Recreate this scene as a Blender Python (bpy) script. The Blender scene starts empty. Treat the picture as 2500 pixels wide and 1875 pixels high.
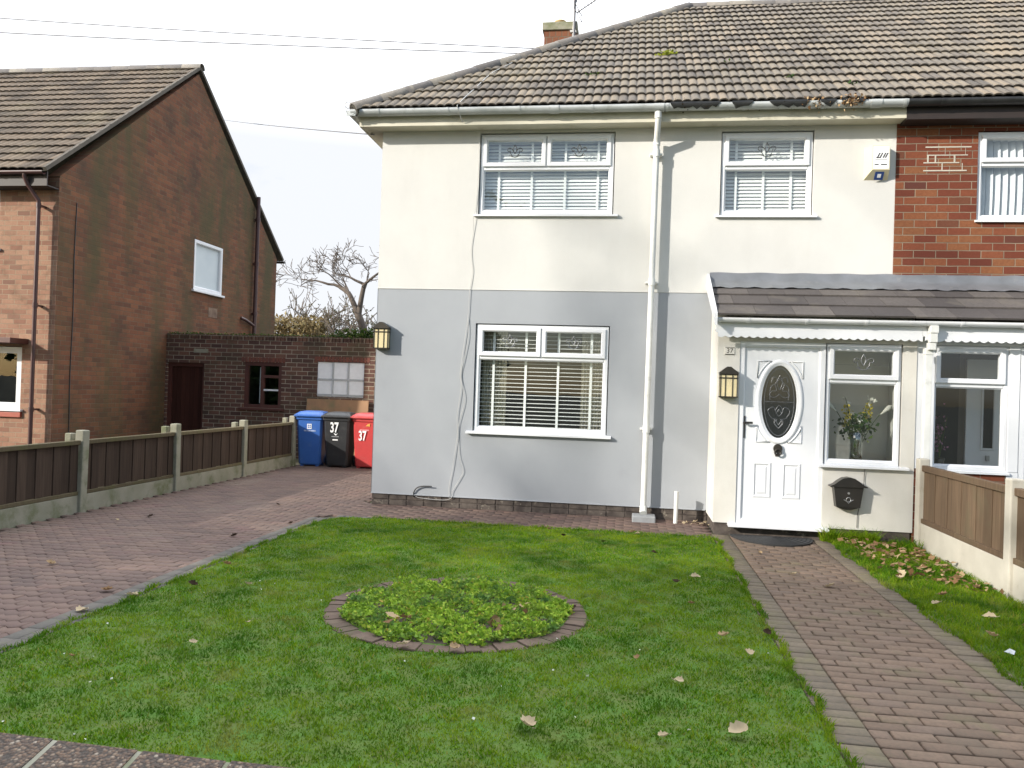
import bpy, bmesh, math, random
import numpy as np
from math import radians, sin, cos, pi, sqrt
from mathutils import Vector, Matrix

random.seed(7); RNG = np.random.default_rng(11)
SC = bpy.context.scene
COL = SC.collection

# ------------------------------------------------------------------ camera, sky, sun, exposure
YAW, PITCH, ROLL = radians(-8.275), radians(0.411), radians(1.864)
cam = bpy.data.cameras.new('camera'); cam_o = bpy.data.objects.new('camera', cam); COL.objects.link(cam_o)
cam.sensor_width = 36.0; cam.lens = 1944 / 2500 * 36.0; cam.clip_start = 0.05; cam.clip_end = 2000
_f = Vector((sin(YAW), cos(YAW), 0)); _r = Vector((cos(YAW), -sin(YAW), 0)); _u = Vector((0, 0, 1))
_f2 = _f * cos(PITCH) + _u * sin(PITCH); _u2 = _u * cos(PITCH) - _f * sin(PITCH)
_r3 = _r * cos(ROLL) + _u2 * sin(ROLL); _u3 = _u2 * cos(ROLL) - _r * sin(ROLL)
cam_o.matrix_world = Matrix(((_r3.x, _u3.x, -_f2.x, 0), (_r3.y, _u3.y, -_f2.y, 0), (_r3.z, _u3.z, -_f2.z, 1.55), (0, 0, 0, 1)))
SC.camera = cam_o

SUN_EL, SUN_AZ = radians(22.5), radians(53)          # the sun stands behind the camera, to the left
to_sun = Vector((-sin(SUN_AZ) * cos(SUN_EL), -cos(SUN_AZ) * cos(SUN_EL), sin(SUN_EL)))
sun = bpy.data.lights.new('sun', 'SUN'); sun.energy = 4.7; sun.angle = radians(0.8); sun.color = (1.0, 0.945, 0.855)
sun_o = bpy.data.objects.new('sun', sun); COL.objects.link(sun_o)
sun_o.rotation_euler = to_sun.to_track_quat('Z', 'Y').to_euler(); sun_o.location = (-20, -15, 15)

W = bpy.data.worlds.new('World'); SC.world = W; W.use_nodes = True
nt = W.node_tree; nt.nodes.clear()
def wn(t, **k):
    n = nt.nodes.new(t)
    for a, v in k.items(): setattr(n, a, v)
    return n
sky = wn('ShaderNodeTexSky'); sky.sky_type = 'NISHITA'; sky.sun_disc = False
sky.sun_elevation = SUN_EL; sky.sun_rotation = math.atan2(to_sun.x, to_sun.y)
sky.air_density = 1.0; sky.dust_density = 1.2; sky.ozone_density = 1.2
tc = wn('ShaderNodeTexCoord'); sep = wn('ShaderNodeSeparateXYZ'); nt.links.new(tc.outputs['Generated'], sep.inputs[0])
cl_map = wn('ShaderNodeMapping'); cl_map.inputs['Scale'].default_value = (1, 1, 2.4); nt.links.new(tc.outputs['Generated'], cl_map.inputs[0])
cl_n = wn('ShaderNodeTexNoise'); cl_n.inputs['Scale'].default_value = 2.6; cl_n.inputs['Detail'].default_value = 7; cl_n.inputs['Roughness'].default_value = 0.55
nt.links.new(cl_map.outputs[0], cl_n.inputs['Vector'])
bank = wn('ShaderNodeMapRange'); bank.inputs['From Min'].default_value = -0.3; bank.inputs['From Max'].default_value = 0.75
bank.inputs['To Min'].default_value = -0.02; bank.inputs['To Max'].default_value = 0.34; nt.links.new(sep.outputs['Y'], bank.inputs['Value'])
addc = wn('ShaderNodeMath', operation='ADD'); nt.links.new(cl_n.outputs['Fac'], addc.inputs[0]); nt.links.new(bank.outputs[0], addc.inputs[1])
cl_r = wn('ShaderNodeValToRGB'); cl_r.color_ramp.elements[0].position = 0.50; cl_r.color_ramp.elements[1].position = 0.72
nt.links.new(addc.outputs[0], cl_r.inputs[0])
cl_mix = wn('ShaderNodeMixRGB'); cl_mix.inputs['Color2'].default_value = (13.0, 13.1, 13.3, 1)
cl_b = wn('ShaderNodeMapRange'); cl_b.inputs['From Min'].default_value = 0.28; cl_b.inputs['From Max'].default_value = 0.75; cl_b.inputs['To Min'].default_value = 0.345; cl_b.inputs['To Max'].default_value = 1.9  # clouds overhead, out of frame, brightened to fill the shaded ground
nt.links.new(sep.outputs['Z'], cl_b.inputs['Value'])
cl_v = wn('ShaderNodeVectorMath', operation='SCALE'); cl_v.inputs[0].default_value = (12.8, 13.2, 13.9); nt.links.new(cl_b.outputs[0], cl_v.inputs['Scale']); nt.links.new(cl_v.outputs[0], cl_mix.inputs['Color2'])
nt.links.new(cl_r.outputs[0], cl_mix.inputs['Fac']); nt.links.new(sky.outputs[0], cl_mix.inputs['Color1'])
bg = wn('ShaderNodeBackground'); bg.inputs['Strength'].default_value = 0.15; nt.links.new(cl_mix.outputs[0], bg.inputs[0])
wo = wn('ShaderNodeOutputWorld'); nt.links.new(bg.outputs[0], wo.inputs[0])
vs = SC.view_settings; vs.view_transform = 'Standard'; vs.look = 'None'; vs.exposure = 0.5; vs.gamma = 1.0; vs.use_curve_mapping = False
SC.cycles.max_bounces = 8; SC.cycles.transparent_max_bounces = 16

# ------------------------------------------------------------------ materials
def new_mat(name):
    m = bpy.data.materials.new(name); m.use_nodes = True
    t = m.node_tree; b = t.nodes['Principled BSDF']
    return m, t, b
def node(t, typ, **k):
    n = t.nodes.new(typ)
    for a, v in k.items(): setattr(n, a, v)
    return n
def c4(c): return (c[0], c[1], c[2], 1)
def noise(t, vec, scale, detail=4, rough=0.55):
    n = node(t, 'ShaderNodeTexNoise'); n.inputs['Scale'].default_value = scale; n.inputs['Detail'].default_value = detail; n.inputs['Roughness'].default_value = rough
    if vec is not None: t.links.new(vec, n.inputs['Vector'])
    return n.outputs['Fac']
def ramp(t, fac, stops):
    r = node(t, 'ShaderNodeValToRGB'); e = r.color_ramp.elements
    while len(e) < len(stops): e.new(0.5)
    for x, (p, c) in zip(e, stops): x.position = p; x.color = c4(c)
    t.links.new(fac, r.inputs[0]); return r.outputs[0]
def mix(t, fac, a, b, blend='MIX'):
    n = node(t, 'ShaderNodeMixRGB', blend_type=blend)
    for s, v in ((0, fac), (1, a), (2, b)):
        if hasattr(v, 'is_linked'): t.links.new(v, n.inputs[s])
        elif s == 0: n.inputs[0].default_value = v
        else: n.inputs[s].default_value = c4(v)
    return n.outputs[0]
def math_(t, op, a, b=None):
    n = node(t, 'ShaderNodeMath', operation=op)
    for s, v in ((0, a), (1, b)):
        if v is None: continue
        if hasattr(v, 'is_linked'): t.links.new(v, n.inputs[s])
        else: n.inputs[s].default_value = v
    return n.outputs[0]
def bump(t, b, h, strength=0.4, dist=0.01):
    n = node(t, 'ShaderNodeBump'); n.inputs['Strength'].default_value = strength; n.inputs['Distance'].default_value = dist
    t.links.new(h, n.inputs['Height']); t.links.new(n.outputs[0], b.inputs['Normal'])
def pos(t): return node(t, 'ShaderNodeNewGeometry').outputs['Position']
def thr(t, f, lo, hi): return ramp(t, f, [(lo, (0, 0, 0)), (hi, (1, 1, 1))])

def paint(name, c1, c2=None, scale=3.0, rough=0.5, bs=60, bstr=0.15, spec=0.5, metal=0.0, dirt=None, dlo=0.55, dhi=0.8, dscale=1.5, det=5):
    """two close tones in noise, fine bump, optional dirt patches"""
    m, t, b = new_mat(name); p = pos(t); c2 = c2 or tuple(x * 0.88 for x in c1)
    col = mix(t, thr(t, noise(t, p, scale, det), 0.35, 0.68), c1, c2)
    if dirt: col = mix(t, thr(t, noise(t, p, dscale, 8, 0.65), dlo, dhi), col, dirt)
    t.links.new(col, b.inputs['Base Color'])
    b.inputs['Roughness'].default_value = rough; b.inputs['Metallic'].default_value = metal; b.inputs['Specular IOR Level'].default_value = spec
    if bstr: bump(t, b, noise(t, p, bs, 6), bstr, 0.004)
    return m
def brick(name, axis, stops, mortar, bw=0.25, bh=0.091, ms=0.011, grime=None, algae=None, off=(0, 0), mdirt=None):
    m, t, b = new_mat(name); p = pos(t)
    s = node(t, 'ShaderNodeSeparateXYZ'); t.links.new(p, s.inputs[0])
    cx = node(t, 'ShaderNodeCombineXYZ')
    t.links.new(math_(t, 'ADD', s.outputs['X' if axis == 'x' else 'Y'], 50 + off[0]), cx.inputs[0]); t.links.new(math_(t, 'ADD', s.outputs['Z'], 10 + off[1]), cx.inputs[1])
    wob = noise(t, p, 9, 3); cw = node(t, 'ShaderNodeVectorMath', operation='ADD'); w2 = node(t, 'ShaderNodeCombineXYZ')
    t.links.new(math_(t, 'MULTIPLY', wob, 0.008), w2.inputs[1]); t.links.new(math_(t, 'MULTIPLY', wob, 0.006), w2.inputs[0])
    t.links.new(cx.outputs[0], cw.inputs[0]); t.links.new(w2.outputs[0], cw.inputs[1])
    k = node(t, 'ShaderNodeTexBrick'); t.links.new(cw.outputs[0], k.inputs['Vector'])
    k.inputs['Scale'].default_value = 1; k.inputs['Brick Width'].default_value = bw; k.inputs['Row Height'].default_value = bh
    k.inputs['Mortar Size'].default_value = ms / 2; k.inputs['Mortar Smooth'].default_value = 0.35
    k.inputs['Color1'].default_value = (0, 0, 0, 1); k.inputs['Color2'].default_value = (1, 1, 1, 1); k.inputs['Mortar'].default_value = (0.5, 0.5, 0.5, 1)
    col = ramp(t, k.outputs['Color'], stops)
    col = mix(t, math_(t, 'MULTIPLY', noise(t, p, 35, 6), 0.7), col, tuple(x * 0.55 for x in stops[1][1]))
    mc = mix(t, thr(t, noise(t, p, 2.5, 5), 0.4, 0.7), mortar, mdirt or tuple(x * 0.6 for x in mortar))
    col = mix(t, k.outputs['Fac'], col, mc)
    if grime:
        g, lo, hi, sc = grime
        col = mix(t, math_(t, 'MULTIPLY', thr(t, noise(t, p, sc, 8, 0.65), lo, hi), 0.75), col, g)
    if algae:
        g, lo, hi = algae; mp = node(t, 'ShaderNodeMapping'); mp.inputs['Scale'].default_value = (1.1, 1.1, 0.22); t.links.new(p, mp.inputs[0])
        col = mix(t, math_(t, 'MULTIPLY', thr(t, noise(t, mp.outputs[0], 1.0, 7, 0.6), lo, hi), 0.8), col, g)
    t.links.new(col, b.inputs['Base Color']); b.inputs['Roughness'].default_value = 0.9; b.inputs['Specular IOR Level'].default_value = 0.2
    h = math_(t, 'SUBTRACT', math_(t, 'MULTIPLY', noise(t, p, 50, 5), 0.3), k.outputs['Fac'])
    bump(t, b, h, 0.7, 0.008)
    return m
def attr_mat(name, stops, rough=0.85, nsc=40, nmix=0.45, dark=(0.05, 0.04, 0.035), patch=None, bstr=0.4, bs=90):
    """colour from the per-piece random attribute, plus speckle and optional patches"""
    m, t, b = new_mat(name); p = pos(t); a = node(t, 'ShaderNodeAttribute', attribute_name='rnd')
    col = ramp(t, a.outputs['Fac'], stops)
    col = mix(t, math_(t, 'MULTIPLY', thr(t, noise(t, p, nsc, 7, 0.65), 0.4, 0.75), nmix), col, dark)
    for pc, lo, hi, sc, amt in patch or []:
        col = mix(t, math_(t, 'MULTIPLY', thr(t, noise(t, p, sc, 6, 0.6), lo, hi), amt), col, pc)
    t.links.new(col, b.inputs['Base Color']); b.inputs['Roughness'].default_value = rough; b.inputs['Specular IOR Level'].default_value = 0.25
    bump(t, b, noise(t, p, bs, 6), bstr, 0.004)
    return m
def leaf_mat(name, stops, trans=0.35, psc=0.8, patch=None, rough=0.5):
    m, t, b = new_mat(name); p = pos(t); a = node(t, 'ShaderNodeAttribute', attribute_name='rnd')
    col = ramp(t, a.outputs['Fac'], stops)
    for pc, lo, hi, sc, amt in patch or []:
        col = mix(t, math_(t, 'MULTIPLY', thr(t, noise(t, p, sc, 5, 0.6), lo, hi), amt), col, pc)
    t.links.new(col, b.inputs['Base Color']); b.inputs['Roughness'].default_value = rough; b.inputs['Specular IOR Level'].default_value = 0.05
    tr = node(t, 'ShaderNodeBsdfTranslucent'); t.links.new(col, tr.inputs[0])
    ms = node(t, 'ShaderNodeMixShader'); ms.inputs[0].default_value = trans
    t.links.new(b.outputs[0], ms.inputs[1]); t.links.new(tr.outputs[0], ms.inputs[2])
    t.links.new(ms.outputs[0], t.nodes['Material Output'].inputs['Surface'])
    return m
def glass_mat(name, tint=(0.96, 0.98, 0.97), gain=1.3, base=0.02, rough=0.0):
    m, t, b = new_mat(name); t.nodes.remove(b)
    tr = node(t, 'ShaderNodeBsdfTransparent'); tr.inputs[0].default_value = c4(tint)
    gl = node(t, 'ShaderNodeBsdfGlossy'); gl.inputs['Roughness'].default_value = rough; gl.inputs[0].default_value = (0.95, 0.97, 1, 1)
    fr = node(t, 'ShaderNodeFresnel'); gb = node(t, 'ShaderNodeNewGeometry')      # one thin pane: the same index from either face
    t.links.new(math_(t, 'SUBTRACT', 1.5, math_(t, 'MULTIPLY', gb.outputs['Backfacing'], 1.5 - 1 / 1.5)), fr.inputs[0])
    f = math_(t, 'MINIMUM', math_(t, 'ADD', math_(t, 'MULTIPLY', fr.outputs[0], gain), base), 1.0)
    n = noise(t, pos(t), 1.6, 2); bn = node(t, 'ShaderNodeBump'); bn.inputs['Strength'].default_value = 0.05; bn.inputs['Distance'].default_value = 0.02
    t.links.new(n, bn.inputs['Height']); t.links.new(bn.outputs[0], gl.inputs['Normal'])
    ms = node(t, 'ShaderNodeMixShader'); t.links.new(f, ms.inputs[0]); t.links.new(tr.outputs[0], ms.inputs[1]); t.links.new(gl.outputs[0], ms.inputs[2])
    t.links.new(ms.outputs[0], t.nodes['Material Output'].inputs['Surface'])
    return m

M = {}
M['upvc'] = paint('white_upvc', (0.72, 0.73, 0.745), (0.68, 0.69, 0.705), 2, 0.28, 30, 0.03)
M['upvc_old'] = paint('aged_upvc', (0.72, 0.72, 0.69), (0.62, 0.62, 0.58), 6, 0.4, 30, 0.05, dirt=(0.30, 0.29, 0.24), dlo=0.6, dhi=0.85, dscale=5)
M['gutter_grey'] = paint('weathered_gutter', (0.46, 0.48, 0.48), (0.36, 0.38, 0.37), 5, 0.45, 40, 0.1, dirt=(0.20, 0.20, 0.17), dlo=0.58, dhi=0.8, dscale=7)
M['gutter_black'] = paint('black_plastic', (0.018, 0.018, 0.018), (0.03, 0.03, 0.03), 6, 0.4, 40, 0.1)
M['gutter_brown'] = paint('brown_plastic', (0.075, 0.032, 0.03), (0.055, 0.025, 0.024), 6, 0.35, 40, 0.1)
M['cream_board'] = paint('cream_fascia_board', (0.58, 0.55, 0.44), (0.50, 0.47, 0.37), 4, 0.5, 40, 0.1, dirt=(0.28, 0.25, 0.18), dlo=0.6, dhi=0.85, dscale=4)
M['brown_board'] = paint('dark_brown_board', (0.022, 0.015, 0.013), (0.03, 0.02, 0.017), 6, 0.6)
M['render_white'] = paint('cream_painted_render', (0.60, 0.592, 0.560), (0.56, 0.552, 0.525), 1.3, 0.85, 140, 0.35, 0.25, dirt=(0.46, 0.445, 0.42), dlo=0.62, dhi=0.95, dscale=0.9)
M['render_grey'] = paint('grey_painted_render', (0.335, 0.35, 0.37), (0.31, 0.325, 0.345), 1.2, 0.8, 140, 0.3, 0.25, dirt=(0.25, 0.26, 0.28), dlo=0.6, dhi=0.95, dscale=1.1)
M['render_porch'] = paint('off_white_porch_render', (0.62, 0.60, 0.55), (0.57, 0.55, 0.50), 2.2, 0.85, 120, 0.4, 0.25, dirt=(0.46, 0.42, 0.33), dlo=0.6, dhi=0.9, dscale=1.8)
M['plinth'] = paint('dark_plinth_brick', (0.055, 0.045, 0.04), (0.12, 0.10, 0.085), 9, 0.9, 60, 0.6, 0.2, dirt=(0.28, 0.25, 0.20), dlo=0.6, dhi=0.72, dscale=11)
def streaked(m, amt, col):
    """rain streaks and patch marks down a painted wall"""
    t = m.node_tree; b = t.nodes['Principled BSDF']; src = b.inputs['Base Color'].links[0].from_socket; p = pos(t)
    mp = node(t, 'ShaderNodeMapping'); mp.inputs['Scale'].default_value = (2.2, 2.2, .45); t.links.new(p, mp.inputs[0])
    f = math_(t, 'MULTIPLY', thr(t, noise(t, mp.outputs[0], 2.2, 6, .6), .5, .8), amt); c = mix(t, f, src, col)
    f2 = math_(t, 'MULTIPLY', thr(t, noise(t, p, 14, 7, .7), .45, .75), amt * .5); t.links.new(mix(t, f2, c, col), b.inputs['Base Color'])
streaked(M['render_white'], .16, (.47, .455, .42)); streaked(M['render_grey'], .14, (.26, .27, .285)); streaked(M['render_porch'], .25, (.45, .42, .35))
M['brick_red'] = brick('red_brick', 'x', [(0.0, (0.113, 0.032, 0.022)), (0.35, (0.180, 0.053, 0.030)), (0.6, (0.226, 0.077, 0.039)), (0.85, (0.256, 0.110, 0.049)), (1.0, (0.091, 0.036, 0.030))], (0.25, 0.20, 0.145), off=(0.06, 0.01))
M['brick_left'] = brick('pale_red_brick', 'x', [(0.0, (0.234, 0.118, 0.083)), (0.4, (0.332, 0.183, 0.124)), (0.8, (0.391, 0.237, 0.159)), (1.0, (0.186, 0.101, 0.076))], (0.33, 0.26, 0.18), bh=0.085, bw=0.24, grime=((0.12, 0.07, 0.045), 0.52, 0.75, 3))
M['brick_gable'] = brick('sooty_gable_brick', 'y', [(0.0, (0.123, 0.059, 0.039)), (0.35, (0.190, 0.079, 0.045)), (0.7, (0.248, 0.107, 0.056)), (1.0, (0.149, 0.079, 0.047))], (0.16, 0.125, 0.085), bh=0.085, bw=0.24, grime=((0.06, 0.045, 0.032), 0.46, 0.72, 1.3), algae=((0.075, 0.07, 0.034), 0.47, 0.66))
M['brick_garage'] = brick('dark_garage_brick', 'x', [(0.0, (0.077, 0.045, 0.039)), (0.4, (0.133, 0.070, 0.056)), (0.75, (0.196, 0.101, 0.070)), (1.0, (0.098, 0.063, 0.049))], (0.34, 0.29, 0.22), bh=0.088, bw=0.24, ms=0.015, grime=((0.05, 0.055, 0.03), 0.5, 0.72, 1.2))
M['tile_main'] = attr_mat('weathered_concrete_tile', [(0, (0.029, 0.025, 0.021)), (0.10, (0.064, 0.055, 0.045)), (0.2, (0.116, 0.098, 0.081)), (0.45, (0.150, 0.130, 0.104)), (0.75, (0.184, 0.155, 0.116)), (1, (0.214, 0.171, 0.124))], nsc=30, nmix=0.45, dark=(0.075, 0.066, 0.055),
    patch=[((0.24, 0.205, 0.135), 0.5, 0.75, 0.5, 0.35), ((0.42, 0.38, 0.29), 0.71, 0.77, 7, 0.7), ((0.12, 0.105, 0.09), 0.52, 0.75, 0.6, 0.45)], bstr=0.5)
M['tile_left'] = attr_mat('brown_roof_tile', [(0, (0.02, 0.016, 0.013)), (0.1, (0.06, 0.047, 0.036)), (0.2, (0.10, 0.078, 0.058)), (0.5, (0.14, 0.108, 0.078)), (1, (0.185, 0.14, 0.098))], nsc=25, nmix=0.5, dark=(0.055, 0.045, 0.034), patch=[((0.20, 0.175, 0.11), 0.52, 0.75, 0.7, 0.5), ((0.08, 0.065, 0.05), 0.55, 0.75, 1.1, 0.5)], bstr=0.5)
M['tile_porch'] = attr_mat('flat_porch_tile', [(0, (0.078, 0.069, 0.066)), (0.5, (0.106, 0.094, 0.088)), (1, (0.138, 0.122, 0.110))], nsc=30, nmix=0.45, dark=(0.05, 0.043, 0.04), patch=[((0.17, 0.15, 0.12), 0.55, 0.75, 2.5, 0.6)])
M['ridge'] = attr_mat('grey_ridge_tile', [(0, (0.12, 0.115, 0.115)), (0.6, (0.17, 0.16, 0.155)), (1, (0.24, 0.225, 0.20))], nsc=20, nmix=0.4, dark=(0.07, 0.065, 0.06), patch=[((0.36, 0.33, 0.26), 0.6, 0.75, 5, 0.6)])
M['mortar_dark'] = paint('dark_bedding_mortar', (0.045, 0.042, 0.036), (0.075, 0.068, 0.05), 7, 0.95, 40, 0.6)
M['lead'] = paint('lead_flashing', (0.20, 0.21, 0.225), (0.16, 0.168, 0.178), 5, 0.45, 25, 0.25, metal=0.25, dirt=(0.30, 0.29, 0.27), dlo=0.6, dhi=0.8, dscale=4)
M['drive'] = attr_mat('pink_block_paver', [(0, (0.114, 0.079, 0.065)), (0.4, (0.135, 0.090, 0.074)), (0.75, (0.151, 0.103, 0.081)), (1, (0.170, 0.113, 0.087))], nsc=55, nmix=0.5, dark=(0.08, 0.06, 0.056), patch=[((0.085, 0.065, 0.06), 0.52, 0.75, 1.2, 0.5), ((0.20, 0.165, 0.13), 0.54, 0.75, 0.9, 0.45), ((0.17, 0.09, 0.085), 0.55, 0.7, 2.2, 0.4)])
M['pathb'] = attr_mat('buff_path_paver', [(0, (0.140, 0.096, 0.068)), (0.4, (0.171, 0.118, 0.083)), (0.75, (0.192, 0.132, 0.092)), (1, (0.160, 0.113, 0.085))], nsc=38, nmix=0.65, dark=(0.088, 0.070, 0.052), patch=[((0.13, 0.105, 0.075), 0.5, 0.72, 1.6, 0.55), ((0.13, 0.135, 0.06), 0.55, 0.75, 3, 0.5)])
M['paver_grey'] = attr_mat('charcoal_edge_paver', [(0, (0.092, 0.085, 0.074)), (0.5, (0.112, 0.103, 0.088)), (1, (0.132, 0.118, 0.100))], nsc=60, nmix=0.4, dark=(0.06, 0.06, 0.06), patch=[((0.13, 0.135, 0.07), 0.6, 0.78, 3.5, 0.5)])
M['edge_buff'] = attr_mat('dirty_path_edging', [(0, (0.125, 0.099, 0.071)), (0.5, (0.151, 0.121, 0.083)), (1, (0.173, 0.137, 0.093))], nsc=35, nmix=0.65, dark=(0.07, 0.065, 0.052), patch=[((0.14, 0.13, 0.06), 0.5, 0.72, 2.5, 0.6), ((0.17, 0.135, 0.10), 0.5, 0.7, 6, 0.5)])
M['bed_brick'] = attr_mat('bed_edging_brick', [(0, (0.103, 0.071, 0.052)), (0.5, (0.129, 0.087, 0.064)), (1, (0.149, 0.103, 0.077))], nsc=45, nmix=0.65, dark=(0.08, 0.062, 0.047), patch=[((0.10, 0.11, 0.05), 0.55, 0.75, 5, 0.5)])
M['joint'] = paint('dark_joint_sand', (0.050, 0.042, 0.032), (0.065, 0.07, 0.025), 5, 0.95, 90, 0.4)
M['soil'] = paint('dark_soil', (0.045, 0.034, 0.022), (0.07, 0.052, 0.034), 15, 1.0, 60, 0.8)
M['turf'] = paint('turf_ground', (0.055, 0.13, 0.010), (0.085, 0.11, 0.018), 6, 1.0, 60, 0.6)
M['earth'] = paint('ground_earth', (0.05, 0.05, 0.042), (0.04, 0.052, 0.03), 0.6, 1.0, 20, 0.5)
M['concrete'] = paint('mossy_concrete', (0.30, 0.285, 0.225), (0.235, 0.23, 0.17), 4, 0.9, 70, 0.5, 0.2, dirt=(0.11, 0.125, 0.05), dlo=0.5, dhi=0.72, dscale=3.2)
M['concrete_pale'] = paint('pale_concrete', (0.48, 0.45, 0.38), (0.40, 0.37, 0.31), 3, 0.9, 70, 0.4, 0.2, dirt=(0.27, 0.23, 0.15), dlo=0.58, dhi=0.8, dscale=3)
M['concrete_block'] = paint('grey_concrete_block', (0.26, 0.27, 0.275), (0.21, 0.215, 0.22), 8, 0.85, 60, 0.4)
def wood(name, a, b_, moss=None):
    m, t, b = new_mat(name); p = pos(t); r = node(t, 'ShaderNodeAttribute', attribute_name='rnd')
    mp = node(t, 'ShaderNodeMapping'); mp.inputs['Scale'].default_value = (14, 14, 0.9); t.links.new(p, mp.inputs[0])
    g = noise(t, mp.outputs[0], 2.5, 6, 0.6)
    col = mix(t, thr(t, g, 0.3, 0.7), a, b_); col = mix(t, math_(t, 'MULTIPLY', r.outputs['Fac'], 0.55), col, tuple(x * 0.45 for x in a))
    if moss: col = mix(t, math_(t, 'MULTIPLY', thr(t, noise(t, p, 4, 6), 0.5, 0.75), 0.55), col, moss)
    t.links.new(col, b.inputs['Base Color']); b.inputs['Roughness'].default_value = 0.85; b.inputs['Specular IOR Level'].default_value = 0.2
    bump(t, b, g, 0.5, 0.004); return m
M['wood_dark'] = wood('dark_creosoted_board', (0.050, 0.033, 0.024), (0.085, 0.058, 0.042))
M['wood_rail'] = wood('mossy_fence_rail', (0.12, 0.095, 0.055), (0.165, 0.135, 0.08), (0.10, 0.105, 0.035))
M['wood_brown'] = wood('brown_fence_board', (0.105, 0.070, 0.044), (0.165, 0.112, 0.07), (0.10, 0.085, 0.05))
M['wood_door'] = wood('dark_red_brown_timber', (0.050, 0.017, 0.012), (0.068, 0.024, 0.016))
M['wood_frame'] = paint('red_brown_frame', (0.085, 0.026, 0.018), (0.065, 0.02, 0.015), 6, 0.55)
M['board_tan'] = paint('tan_particle_board', (0.33, 0.19, 0.10), (0.26, 0.15, 0.085), 5, 0.85, 70, 0.4, dirt=(0.17, 0.15, 0.075), dlo=0.52, dhi=0.75, dscale=3)
M['glass'] = glass_mat('window_glass')
M['glass_up'] = glass_mat('upper_window_glass', gain=1.9, base=0.03)
M['glass_frost'] = paint('frosted_glass_sky_tint', (0.52, 0.58, 0.60), (0.47, 0.53, 0.56), 2, 0.25, 80, 0.05)  # frosted pane; the whitish blue of reflected sky is put into its colour
M['glass_low'] = glass_mat('left_house_glass', (0.9, 0.92, 0.92), 0.5, 0.0)
M['glass_dark'] = glass_mat('door_glass', (0.35, 0.36, 0.37), 1.6, 0.02, 0.06)
M['came'] = paint('lead_came', (0.25, 0.26, 0.27), (0.2, 0.2, 0.21), 20, 0.35, metal=0.6)
M['came_black'] = paint('dark_came', (0.05, 0.055, 0.06), (0.07, 0.075, 0.08), 20, 0.4, metal=0.3)
M['blind'] = paint('white_blind_slat', (0.84, 0.85, 0.83), (0.80, 0.81, 0.79), 3, 0.5, bstr=0)
M['fabric_pale'] = paint('pale_blind_fabric', (0.68, 0.70, 0.72), (0.62, 0.64, 0.67), 8, 0.9, 200, 0.1)
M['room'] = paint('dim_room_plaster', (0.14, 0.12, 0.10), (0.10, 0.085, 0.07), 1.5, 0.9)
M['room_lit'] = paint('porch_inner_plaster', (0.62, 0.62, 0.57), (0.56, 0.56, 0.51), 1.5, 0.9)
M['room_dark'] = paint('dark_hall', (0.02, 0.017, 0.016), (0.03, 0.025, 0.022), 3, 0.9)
M['black_metal'] = paint('black_painted_metal', (0.016, 0.015, 0.014), (0.025, 0.022, 0.02), 8, 0.32, 90, 0.12)
M['bronze'] = paint('dark_bronze', (0.05, 0.042, 0.032), (0.035, 0.03, 0.024), 10, 0.45, 60, 0.1, metal=0.4)
M['amber'] = paint('cream_lantern_glass', (0.66, 0.56, 0.33), (0.60, 0.51, 0.31), 12, 0.3, bstr=0.05)
M['steel'] = paint('grey_steel', (0.42, 0.42, 0.42), (0.36, 0.36, 0.36), 8, 0.4, metal=0.7)
M['blue_bin'] = paint('blue_bin_plastic', (0.035, 0.125, 0.42), (0.03, 0.105, 0.36), 4, 0.42, 120, 0.12, dirt=(0.09, 0.17, 0.36), dlo=.55, dhi=.85, dscale=6)
M['black_bin'] = paint('black_bin_plastic', (0.018, 0.019, 0.021), (0.025, 0.026, 0.028), 4, 0.45, 120, 0.12, dirt=(0.05, 0.05, 0.05), dlo=.55, dhi=.85, dscale=6)
M['red_bin'] = paint('red_bin_plastic', (0.46, 0.045, 0.045), (0.40, 0.04, 0.04), 4, 0.42, 120, 0.12, dirt=(0.40, 0.10, 0.09), dlo=.55, dhi=.85, dscale=6)
M['rubber'] = paint('black_rubber', (0.02, 0.02, 0.02), (0.03, 0.03, 0.03), 20, 0.8, 120, 0.5)
M['white_mark'] = paint('white_vinyl', (0.80, 0.80, 0.80), (0.74, 0.74, 0.74), 12, 0.5, bstr=0)
M['orange_mark'] = paint('orange_sticker', (0.62, 0.33, 0.06), (0.5, 0.25, 0.05), 12, 0.5, bstr=0)
M['ink'] = paint('black_ink', (0.03, 0.03, 0.03), (0.05, 0.05, 0.05), 12, 0.6, bstr=0)
M['blue_ink'] = paint('blue_print', (0.02, 0.06, 0.22), (0.02, 0.05, 0.18), 12, 0.5, bstr=0)
M['cream_plastic'] = paint('cream_alarm_plastic', (0.70, 0.63, 0.42), (0.66, 0.59, 0.40), 4, 0.45, bstr=0.03)
M['cable_white'] = paint('white_cable', (0.50, 0.50, 0.48), (0.42, 0.42, 0.40), 6, 0.5, bstr=0)
M['cable_dark'] = paint('dark_cable', (0.035, 0.035, 0.035), (0.05, 0.05, 0.05), 6, 0.5, bstr=0)
M['wire'] = paint('weathered_overhead_wire', (0.16, 0.16, 0.17), (0.14, 0.14, 0.15), 6, 0.6, bstr=0)
M['pot'] = paint('buff_chimney_pot', (0.52, 0.38, 0.20), (0.45, 0.33, 0.18), 6, 0.8)
M['bark'] = paint('grey_brown_bark', (0.105, 0.085, 0.07), (0.15, 0.122, 0.10), 8, 0.95, 30, 0.7)
M['twig'] = paint('pale_twig', (0.105, 0.085, 0.068), (0.15, 0.12, 0.095), 4, 0.95)
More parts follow.
